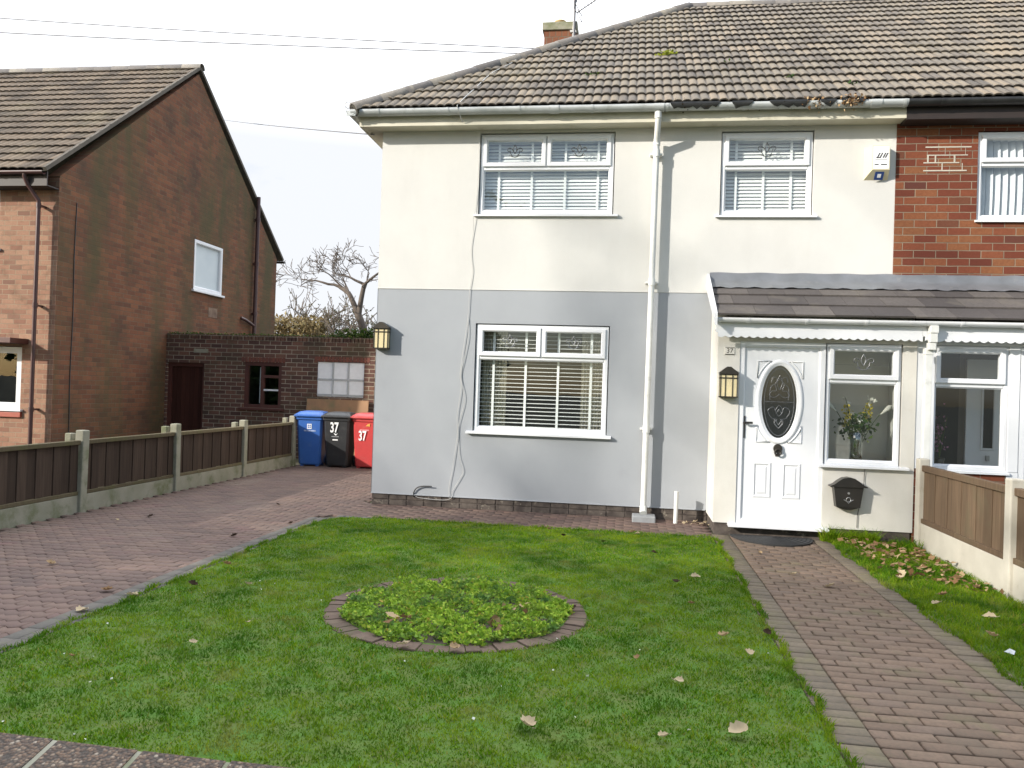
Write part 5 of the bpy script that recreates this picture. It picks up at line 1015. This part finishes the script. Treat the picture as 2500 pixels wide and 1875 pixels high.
def sticker(t, fy, name, mat, x, z, w, h, dy=0.0):
    m = MB(); sl = (fy(z + h / 2) - fy(z - h / 2)); m.add([(x - w / 2, fy(z - h / 2) - dy, z - h / 2), (x + w / 2, fy(z - h / 2) - dy, z - h / 2), (x + w / 2, fy(z + h / 2) - dy, z + h / 2), (x - w / 2, fy(z + h / 2) - dy, z + h / 2)], [(0, 1, 2, 3)]); return m.build(name, mat, t)
b1, fy = wheelie(0, 0, 'blue_bin', 'blue wheelie bin nearest the fence, with a white square logo')
sticker(b1, fy, 'logo_square', 'white_mark', 0, .745, .085, .095)
mb = MB()
for i in range(2):
    for j in range(2): x_, z_ = -.017 + i * .034, .73 + j * .036; mb.add([(x_ - .011, fy(z_) - .003, z_ - .011), (x_ + .011, fy(z_) - .003, z_ - .011), (x_ + .011, fy(z_) - .003, z_ + .011), (x_ - .011, fy(z_) - .003, z_ + .011)], [(0, 1, 2, 3)])
mb.build('logo_mark', 'blue_bin', b1)
mb = MB(); xs = np.cumsum([0, .024, .028, .03, .022, .026, .024, .02, .025]) - .1
for i, x_ in enumerate(xs): z_ = .665; mb.add([(x_, fy(z_) - .002, z_ - .013), (x_ + .017, fy(z_) - .002, z_ - .013), (x_ + .017, fy(z_) - .002, z_ + .013), (x_, fy(z_) - .002, z_ + .013)], [(0, 1, 2, 3)])
mb.build('lettering', paint('faded_white_print', (.42, .5, .66), (.35, .43, .6), 20, .6, bstr=0), b1)
place(b1, -5.87, 14.40, radians(6))
b2, fy = wheelie(0, 0, 'black_bin', 'black wheelie bin between the blue bin and the red bin')
t_ = text('number', '37', .26, (-.035, fy(.735) - .010, .735), 'white_mark', b2, xs=.62, bold=.006); t_.rotation_euler.x = pi / 2 + .08
mb = MB(); z_ = .60; mb.add([(-.05, fy(.63) - .004, .645), (-.02, fy(.6) - .004, .60), (.0, fy(.6) - .004, .60), (.035, fy(.63) - .004, .645), (.0, fy(.62) - .004, .62)], [(0, 1, 4), (1, 2, 4), (2, 3, 4)]); mb.build('arrow_mark', 'white_mark', b2)
sticker(b2, fy, 'print_line', paint('grey_print', (.30, .31, .32), (.2, .2, .21), 30, .6, bstr=0), -.02, .575, .14, .014, .001); sticker(b2, fy, 'print_line', 'white_mark', -.02, .515, .10, .022, .001)
place(b2, -5.32, 14.38, radians(2))
b3, fy = wheelie(0, 0, 'red_bin', 'red wheelie bin half hidden by the corner of the grey wall')
t_ = text('number', '37', .25, (-.045, fy(.60) - .013, .60), 'white_mark', b3, xs=.62, bold=.005); t_.rotation_euler.x = pi / 2 + .08
m = MB(); m.add([(.02, fy(.80) - .003, .79), (.10, fy(.80) - .003, .785), (.10, fy(.84) - .003, .84), (.06, fy(.83) - .003, .83)], [(0, 1, 2, 3)]); m.build('sticker', 'orange_mark', b3)
sticker(b3, fy, 'print_line', paint('pink_print', (.62, .25, .27), (.5, .2, .2), 30, .6, bstr=0), -.01, .715, .18, .022)
place(b3, -4.76, 14.42, radians(-3))

# ------------------------------------------------------------------ fences
lf = thing('driveway_fence', (-6.2, 10, 0), 'low dark board fence with concrete posts along the driveway', 'fence')
FX = -6.15; ys = [4.45, 6.38, 8.31, 10.24, 12.20, 14.14]
for i, y in enumerate(ys):
    mb = MB(); h = .93 + random.uniform(-.015, .015); T = Matrix.Translation((FX, y, 0)) @ Matrix.Rotation(random.uniform(-.02, .02), 4, 'X')
    mb.box(-.06, .045, -.055, .055, -.1, h, .012, None, T); mb.box(-.20, -.12, -.045, .045, -.1, h - .04, .01, None, T); mb.build('post', 'concrete', lf)
for a, b in zip(ys, ys[1:]):
    y0, y1 = a + .052, b - .052
    g = MB(); g.box(FX - .035, FX + .012, y0, y1, -.08, .19, .008); g.build('gravel_board', 'concrete', lf)
    pn = MB(); n = 14; w_ = (y1 - y0) / n
    for k in range(n):
        q = y0 + k * w_; vs = [(FX - .012, q, .235), (FX + .006, q + w_ + .012, .235), (FX + .006, q + w_ + .012, .765), (FX - .012, q, .765)]
        pn.box(FX - .03, FX - .012 + (k % 2) * .010, q + .002, q + w_ - .002, .235 + random.uniform(-.004, .004), .765, .003)
    pan = pn.build('fence_panel', 'wood_dark', lf)
    rl = MB(); rl.box(FX - .045, FX + .025, y0, y1, .766, .815, .006); rl.box(FX - .04, FX + .012, y0, y1, .192, .233, .004); rl.build('rail', 'wood_rail', pan)
rf = thing('path_fence', (3.1, 7, 0), 'low brown board fence with pale concrete posts at the end of the porch', 'fence')
RX = 3.12; ys = [8.985, 6.96, 4.93, 2.90]
for i, y in enumerate(ys):
    mb = MB(); h = .965 + random.uniform(-.01, .01); mb.box(RX - .055, RX + .055, y - .055, y + .055, -.1, h, .012); mb.build('post', 'concrete_pale', rf)
for a, b in zip(ys, ys[1:]):
    y0, y1 = b + .053, a - .053
    g = MB(); g.box(RX - .025, RX + .02, y0, y1, -.08, .285, .008); g.build('gravel_board', 'concrete_pale', rf)
    pn = MB(); n = 12; w_ = (y1 - y0) / n
    for k in range(n): q = y0 + k * w_; pn.box(RX - .012 + (k % 2) * .008, RX + .014, q + .001, q + w_ - .001, .30, .83, .003)
    pan = pn.build('fence_panel', 'wood_brown', rf)
    rl = MB(); rl.box(RX - .03, RX + .03, y0, y1, .832, .895, .006); rl.box(RX - .026, RX + .02, y0, y1, .287, .335, .004); rl.build('rail', 'wood_brown', pan)

# ------------------------------------------------------------------ trees, hedge, wires
def grow(mb, p, d, L, r, depth, spread, rng, up=.15, seg=5, kids=3, wig=.22, tips=None, rmin=.011):
    pts = [V(p)]; rs = [r]; d = V(d).normalized()
    for i in range(seg):
        d = (d + V((rng.gauss(0, wig), rng.gauss(0, wig), rng.gauss(0, wig) + up)) * .35).normalized(); pts.append(pts[-1] + d * (L / seg)); rs.append(max(rmin, r * (1 - .55 * (i + 1) / seg)))
    mb.tube(pts, rs, 7 if r > .04 else (5 if r > .015 else 4), caps=False)
    if tips is not None and depth <= 1: tips.extend(pts[1:])
    if depth > 0:
        for k in range(kids):
            i = seg if k == 0 else rng.randint(max(1, seg // 2 - 1), seg); a = V((rng.gauss(0, 1), rng.gauss(0, 1), rng.gauss(0, .6))); a = (a - d * a.dot(d)).normalized()
            grow(mb, pts[i], (d + a * spread * rng.uniform(.6, 1.2)), L * rng.uniform(.58, .8), max(rmin, rs[i] * (.8 if k == 0 else .6)), depth - 1, spread, rng, up, seg, kids, wig, tips, rmin)
tr = thing('bare_tree', (-8.2, 24, 0), 'bare tree with forked leaning trunk behind the outbuilding', 'tree')
mb = MB(); mb.tube(smooth_path([(-7.75, 24, -.1), (-7.85, 24, 1.2), (-8.05, 24, 2.6), (-8.25, 24, 3.3), (-8.43, 24, 3.75)], 4), [.17 - .004 * i for i in range(17)], 10); mb.build('trunk', 'bark', tr)
rg = random.Random(5); mb = MB()
mb.tube(smooth_path([(-8.43, 24, 3.72), (-8.6, 24, 4.1), (-8.78, 24, 4.42), (-9.1, 24.1, 4.62)], 4), [.10 - .003 * i for i in range(13)], 8); mb.tube(smooth_path([(-8.42, 24, 3.72), (-8.36, 24, 4.2), (-8.27, 24, 4.7)], 4), [.095 - .003 * i for i in range(9)], 8)
for p_, d_, L_, r_ in (((-9.1, 24.1, 4.62), (-1, .1, .35), 1.0, .05), ((-8.78, 24, 4.42), (-.3, .3, 1), .7, .04), ((-8.27, 24, 4.7), (-.9, 0, .6), .8, .05), ((-8.27, 24, 4.7), (.7, .1, .6), 1.0, .05), ((-8.3, 24, 4.5), (.2, .5, 1), .6, .04), ((-8.95, 24.05, 4.55), (-.7, -.2, .6), .8, .035)):
    grow(mb, p_, d_, L_, r_, 4, .95, rg, up=.03, kids=3, wig=.4, rmin=.008)
mb.tube(smooth_path([(-8.0, 24, 2.9), (-7.7, 24.1, 3.15), (-7.45, 24.1, 3.0)], 4), .03, 6); grow(mb, (-7.0, 24.3, 1.5), (.05, 0, 1), 1.9, .08, 4, .8, rg, kids=3); grow(mb, (-7.7, 24.1, 3.15), (.6, 0, .8), .7, .03, 3, .8, rg)
mb.build('crown', 'bark', tr)
for i, (x, y, h, s, lab) in enumerate(((-11.3, 28, 2.2, 21, 'twiggy bare shrub rising behind the tan hedge beside the gable'), (-9.9, 27, 2.0, 22, 'twiggy bare shrub between the tan hedge and the forked tree'), (-12.3, 30, 2.3, 23, 'twiggy bare shrub half hidden by the dark gable wall'), (-8.9, 29, 1.8, 25, 'low twiggy shrub behind the forked tree trunk'))):
    sh = thing('bare_shrub', (x, y, 0), lab, 'shrub', 'bare shrubs behind the outbuilding'); rg = random.Random(s); mb = MB(); tips = []
    for k in range(5): grow(mb, (x + rg.gauss(0, .12), y + rg.gauss(0, .1), 1.0), (rg.gauss(0, .35), rg.gauss(0, .2), 1), h * rg.uniform(.6, .8), .035, 4, .8, rg, up=.12, kids=3, wig=.3, tips=tips, rmin=.011)
    mb.tube([(x, y, -.1), (x, y, 1.1)], .08, 8); mb.build('branches', 'twig', sh)
    tp = np.array([tuple(q) for q in tips]); tp = tp[RNG.random(len(tp)) < min(1, 700 / len(tp))] + RNG.normal(size=(1, 3)) * .02; v, f = leaf_cloud(tp, .07, 0, .5, .6); np_obj('leaves', v, f, RNG.random(len(f)), 'scrub', sh)
pts = np.stack([RNG.random(9000) * 3.6 - 13.9, 26 + RNG.normal(size=9000) * .28, RNG.random(9000) ** .6 * 3.78 + RNG.normal(size=9000) * .05], 1)
hg = thing('hedge', (-12.1, 26, 0), 'tan brown leafy hedge showing above the outbuilding wall', 'hedge'); v, f = leaf_cloud(pts, .13, 0, .4, .6); np_obj('foliage', v, f, RNG.random(len(f)), 'hedge_tan', hg)
mb = MB(); 
for k in range(9): mb.tube([(-13.8 + k * .42, 26, -.1), (-13.8 + k * .42, 26, 3.2)], .03, 6)
mb.build('stems', 'bark', hg)
# trees on the street side, behind the camera: they shade the lawn and dapple the wall
def evergreen(x, y, rx, h, seed, label):
    t = thing('street_tree', (x, y, 0), label, 'tree', 'evergreen street trees behind the camera'); r = np.random.default_rng(seed); n = 5200
    a = r.random(n) * 2 * pi; zz = r.random(n); rad = rx * np.sqrt(np.clip(1 - ((zz - .33) / .68) ** 2, 0, 1)) * (0.35 + .65 * np.sqrt(r.random(n))) * (1 + .16 * np.sin(a * 3 + zz * 9 + seed))
    pts = np.stack([x + rad * np.cos(a), y + rad * np.sin(a) * .7, 0.5 + zz * (h - 0.5)], 1); v, f = leaf_cloud(pts, .42, 0, .4, .7); np_obj('crown', v, f, r.random(n), 'evergreen', t)
    for k in range(3 if x > -13 or x < -21 else 0):
        bx, bz, sl = x + r.uniform(-1.4, 1.4), h + r.uniform(.1, .5), r.uniform(-.3, -.05); u = r.normal(size=70)
        q = np.stack([bx + u * .75, y + r.normal(size=70) * .12, bz + u * .75 * sl + r.normal(size=70) * .06], 1); v, f = leaf_cloud(q, .2, 0, .4, .6); np_obj('shade_bough', v, f, r.random(len(f)), 'evergreen', t)  # unseen leaf clusters added above the crown to dapple the lawn
    m = MB(); m.tube([(x, y, -.1), (x + .05, y, h * .7)], [.2, .06], 9); m.build('trunk', 'bark', t); return t
ev = ((-22.0, -4.2, 2.1, 7.5), (-18.6, -4.0, 2.0, 7.25), (-15.4, -4.2, 2.0, 6.85), (-12.2, -4.1, 2.0, 7.2), (-9.0, -4.2, 2.0, 7.3), (-5.9, -4.0, 1.9, 7.5))
for i, (x, y, rx, h) in enumerate(ev): evergreen(x, y, rx, h, 40 + i, 'evergreen street tree standing behind the photographer')
SX, SY = -33.5, -16.0
tree_b = [o for o in COL.objects if o.name.startswith('street_tree')][2]
for off, th, n in ((-.36, .11, 2600), (.30, .045, 1100)):  # unseen leaf bands added; the gap between them lets a sunlit streak through
    u = RNG.random(n); q = np.stack([-20.2 + u * 7.0, -4.0 + RNG.normal(size=n) * .10, 8.38 - u * 1.42 + off + np.clip(RNG.normal(size=n), -1.6, 1.6) * th + .05 * np.sin(u * 23)], 1); v, f = leaf_cloud(q, .10, 0, .4, .8); np_obj('shade_bough', v, f, RNG.random(n), 'evergreen', tree_b)
st = thing('street_plane_tree', (SX, SY, 0), 'tall bare street tree behind the photographer', 'tree'); rg = random.Random(3); mb = MB(); mb.tube([(SX, SY, -.1), (SX + .1, SY, 7), (SX + .2, SY + .1, 13.5)], [.4, .32, .24], 10); mb.build('trunk', 'bark', st)
mb = MB(); tips = []
for k in range(4): a = k * 1.6; grow(mb, (SX + .2, SY + .1, 12.2 + .25 * k), (cos(a) * .9, sin(a) * .6, .7), 4.6, .17, 3, .8, rg, up=.1, kids=3, tips=tips, rmin=.03)
mb.build('crown', 'bark', st)
tp = np.array([tuple(q) for q in tips]); tp = tp[RNG.random(len(tp)) < .2]; v, f = leaf_cloud(tp, .2, 0, .5, .7); np_obj('leaves', v, f, RNG.random(len(f)), 'leaf_dry', st)

def wire(a, b, sag, label):
    a, b = V(a), V(b); pts = [a + (b - a) * t_ - V((0, 0, sag * 4 * t_ * (1 - t_))) for t_ in np.linspace(0, 1, 24)]
    mb = MB(); mb.tube(pts, .0095, 5); single(mb, 'overhead_wire', 'wire', tuple(b), label, 'wire', 'overhead wires across the sky')
wire((-22, 13, 8.75), (-1.62, 12, 6.68), .12, 'lower of the two overhead wires running to the hip of the roof')
wire((-22, 14, 9.6), (-1.38, 12.2, 6.83), .12, 'upper of the two overhead wires running to the hip of the roof')
wire((-17.2, 29.3, 12.0), (-3.4, 10.05, 4.84), .05, 'overhead wire from behind the dark gable to the eaves corner of the cream house')
# aerial on the chimney
M['aerial_grey'] = paint('dull_aerial_metal', (.16, .16, .17), (.12, .12, .13), 9, .5, metal=.3)
ae = thing('tv_aerial', (-1.22, 15.5, 8.4), 'television aerial on a mast strapped to the chimney', 'aerial')
mb = MB(); mb.tube([(-1.25, 15.44, 8.3), (-1.25, 15.44, 9.9)], .024, 8); mb.build('mast', 'aerial_grey', ae)
def yagi(o, d, n, L, el, name):
    m = MB(); o, d = V(o), V(d).normalized(); s = d.cross(V((0, 1, .3))).normalized(); m.tube([o, o + d * L], .014, 5)
    for k in range(n): q = o + d * (L * (k + .4) / n); m.tube([q - s * el, q + s * el], .009, 4)
    q = o + d * .02
    for k in (-1, 1): m.tube([q - s * .16 + V((0, 0, .06 * k)), q + s * .16 + V((0, 0, .06 * k))], .011, 4); m.tube([q - s * .16 * k - V((0, 0, .06)), q - s * .16 * k + V((0, 0, .10))], .010, 4)
    m.build(name, 'aerial_grey', ae)
yagi((-1.20, 15.44, 8.93), (.8, -.25, .40), 10, .72, .045, 'directional_array'); yagi((-1.25, 15.44, 9.36), (.7, .1, .08), 5, .32, .10, 'small_array')
mb = MB(); mb.box(-1.33, -1.21, 15.43, 15.5, 8.55, 8.59); mb.tube([(-1.27, 15.46, 8.8), (-1.28, 15.46, 8.5), (-1.27, 15.46, 8.2)], .01, 5); mb.build('bracket', 'cable_white', ae)

# ------------------------------------------------------------------ fallen leaves
def leaf_mesh(seed, L=.085):
    rg = random.Random(seed); n = 9; out = [(0, 0)]; vs = [(0, 0, 0)]; ring = []
    lob = [(.03, .0), (.22, .10), (.34, .22), (.30, .36), (.40, .50), (.30, .62), (.24, .78), (.10, .88), (0, 1.0)]
    outl = [(x, y) for x, y in lob] + [(-x, y) for x, y in lob[-2::-1]]; vs = []; cu, cv, tw = rg.uniform(1.2, 2.6), rg.uniform(.4, 2.2), rg.uniform(-.5, .5)
    Z = lambda x, y: L * (cu * x * x + .5 * cv * (y - .4) ** 2 + tw * x * (y - .4)) + .004
    inner = [(x * .5, .4 + (y - .4) * .5) for x, y in outl]
    for q in (outl, inner): vs += [(x * L, (y - .4) * L, Z(x, y) + (L * rg.uniform(-.03, .05) if q is outl else 0)) for x, y in q]
    vs.append((0, 0, .004)); n = len(outl); fs = [(i, (i + 1) % n, n + (i + 1) % n, n + i) for i in range(n)] + [(n + i, n + (i + 1) % n, 2 * n) for i in range(n)]
    mb = MB(); mb.add(vs, fs, rg.random(), True); mb.tube([(0, -.4 * L, .006), (0.004, -.62 * L, .012)], .0014, 4); return mb
protos = {}
for kind, mat in (('pale', 'leaf_pale'), ('brown', 'leaf_dry'), ('dark', 'leaf_dark')):
    protos[kind] = [None] * 3
    for i in range(3): protos[kind][i] = (leaf_mesh(i * 7 + len(kind)), mat)
used = {}
def leaf(x, y, kind, label, size=1.0, z=.03, group='leaves fallen on the ground'):
    i = random.randrange(3); key = (kind, i)
    if key not in used: o = protos[kind][i][0].build('fallen_leaf', protos[kind][i][1]); used[key] = o
    else: o = used[key].copy(); COL.objects.link(o)
    o.location = (x, y, z); o.rotation_euler = (random.uniform(-.35, .35), random.uniform(-.35, .35), random.uniform(0, 6.28)); o.scale = (size,) * 3
    return tag(o, label, 'leaf', group)
LAB = {'A': 'large curled buff leaf on the lawn at its front edge, nearest the brick path', 'B': 'curled buff leaf on the lawn at its front edge, in front of the round bed', 'C': 'small pale leaf on the front lawn between the two larger buff leaves'}
leaf(.55, 3.75, 'pale', LAB['A'], 1.3); leaf(-.40, 3.60, 'pale', LAB['B'], 1.15); leaf(.21, 3.62, 'pale', LAB['C'], .7)
zone = {'r': 'dry leaf on the lawn between the round bed and the brick path', 'h': 'dry leaf on the lawn between the round bed and the house', 'd': 'dry leaf on the pink driveway blocks', 'e': 'dry leaf on the lawn beside the driveway edge', 'p': 'buff leaf lying on the brick path', 'b': 'dry leaf lying on the brick ring of the round bed', 's': 'dry leaf on the grass strip beside the brown fence'}
for x, y, k, zn, s in ((.60, 6.78, 'pale', 'r', 1), (.43, 6.54, 'dark', 'r', 1), (.65, 5.16, 'brown', 'r', 1), (.75, 4.84, 'pale', 'r', .9), (.93, 5.3, 'dark', 'r', .8), (.31, 4.29, 'pale', 'r', .8), (.5, 5.9, 'brown', 'r', .7), (.1, 4.6, 'brown', 'r', .6),
    (-.8, 8.63, 'brown', 'h', .9), (.09, 8.73, 'brown', 'h', 1), (.15, 8.68, 'pale', 'h', .8), (-.62, 8.3, 'dark', 'h', .9), (.3, 7.7, 'dark', 'h', .8), (-.2, 8.1, 'dark', 'h', .7),
    (-3.42, 5.2, 'pale', 'd', 1.1), (-3.5, 4.78, 'pale', 'd', 1.1), (-3.66, 5.28, 'brown', 'd', 1), (-3.82, 7.44, 'dark', 'd', .9), (-4.4, 5.0, 'dark', 'd', 1), (-5.2, 8.2, 'dark', 'd', 1), (-4.6, 5.9, 'brown', 'd', .9), (-4.9, 4.8, 'brown', 'd', .8), (-5.4, 7.9, 'pale', 'd', .6), (-3.6, 8.3, 'dark', 'd', .7), (-4.3, 9.5, 'dark', 'd', .8),
    (-3.19, 6.12, 'brown', 'e', 1), (-2.73, 5.57, 'pale', 'e', .8), (-3.1, 5.45, 'dark', 'e', .9), (-2.42, 4.26, 'pale', 'e', .6), (-2.3, 4.7, 'pale', 'e', .5), (-2.9, 3.9, 'brown', 'e', .5),
    (1.5, 7.3, 'pale', 'p', .8), (1.7, 6.9, 'pale', 'p', 1.1), (1.35, 8.2, 'brown', 'p', .7), (-1.26, 4.55, 'pale', 'b', 1), (-.95, 4.57, 'brown', 'b', .9), (-.33, 5.6, 'dark', 'b', .9),
    (2.35, 7.22, 'pale', 's', 1.2), (2.42, 7.42, 'pale', 's', 1.2), (2.4, 5.6, 'brown', 's', 1), (2.5, 6.7, 'brown', 's', 1), (2.6, 6.1, 'pale', 's', 1.1), (2.75, 5.9, 'brown', 's', 1), (2.35, 6.4, 'pale', 's', .9), (2.85, 5.4, 'dark', 's', 1), (2.7, 5.3, 'brown', 's', 1), (2.55, 7.8, 'brown', 's', 1)):
    leaf(x, y, k, zone[zn], s, .045 if zn in 'rhes' else (.03 if zn == 'b' else .008))
mb = MB(); mb.add([(2.33, 5.28, .045), (2.38, 5.26, .035), (2.40, 5.29, .05), (2.36, 5.31, .04), (2.365, 5.285, .065)], [(0, 1, 4), (1, 2, 4), (2, 3, 4), (3, 0, 4)]); single(mb, 'paper_scrap', 'white_mark', (2.37, 5.29, .05), 'crumpled white paper scrap on the grass beside the path', 'litter')
# leaf litter drifted against the porch and the fence, and dry leaves caught in the bed
def litter(name, n, cxy, sd, label, size=.07, z=.05):
    p = RNG.normal(size=(n, 2)) * sd + cxy; pts = np.stack([p[:, 0], p[:, 1], z + RNG.random(n) * .03], 1); v, f = leaf_cloud(pts, size, .75, .4, .7); o = np_obj(name, v, f, RNG.random(n), 'leaf_dry'); return tag(o, label, 'leaf litter', kind='stuff')
p = RNG.random((260, 2)); pts = np.stack([2.35 + p[:, 0] * .68, 8.95 - p[:, 1] ** 1.4 * 1.9 + p[:, 0] * -.5 + .25, 0.04 + RNG.random(260) * .03], 1); pts = pts[pts[:, 1] < 9.2]
v, f = leaf_cloud(pts, .058, .7, .4, .7); tag(np_obj('leaf_litter', v, f, RNG.random(len(f)), 'leaf_dry'), 'brown leaf litter drifted between porch wall and fence', 'leaf litter', kind='stuff')
v, f = leaf_cloud(np.stack([RNG.normal(size=26) * .09 + .85, RNG.normal(size=26) * .05 + 9.85, .012 + RNG.random(26) * .02], 1), .045, .7, .4, .7); tag(np_obj('stone_litter', v, f, RNG.random(len(f)), 'leaf_pale'), 'pale bits of leaf swept into the corner by the porch', 'leaf litter', kind='stuff')
pts = np.concatenate([np.array([c]) + RNG.normal(size=(n, 3)) * [.05, .035, .012] for c, n in (((-1.42, 4.95, .065), 9), ((-.80, 5.02, .065), 7), ((-.72, 5.35, .07), 6))]); v, f = leaf_cloud(pts, .06, .5, .4, .7); tag(np_obj('bed_litter', v, f, RNG.random(len(f)), 'leaf_dry'), 'dry leaves caught among the plants of the round bed', 'leaf litter', kind='stuff')
# small pale specks (daisies) in the lawn
pts = rnd_pts_in(38, in_lawn, -3.3, .9, 2.8, 6.0); v, f = leaf_cloud(np.stack([pts[:, 0], pts[:, 1], np.full(len(pts), .04)], 1), .014, .6, .4, .9); tag(np_obj('lawn_daisies', v, f, RNG.random(len(f)), 'lily'), 'tiny pale specks scattered through the lawn', 'daisies', kind='stuff')
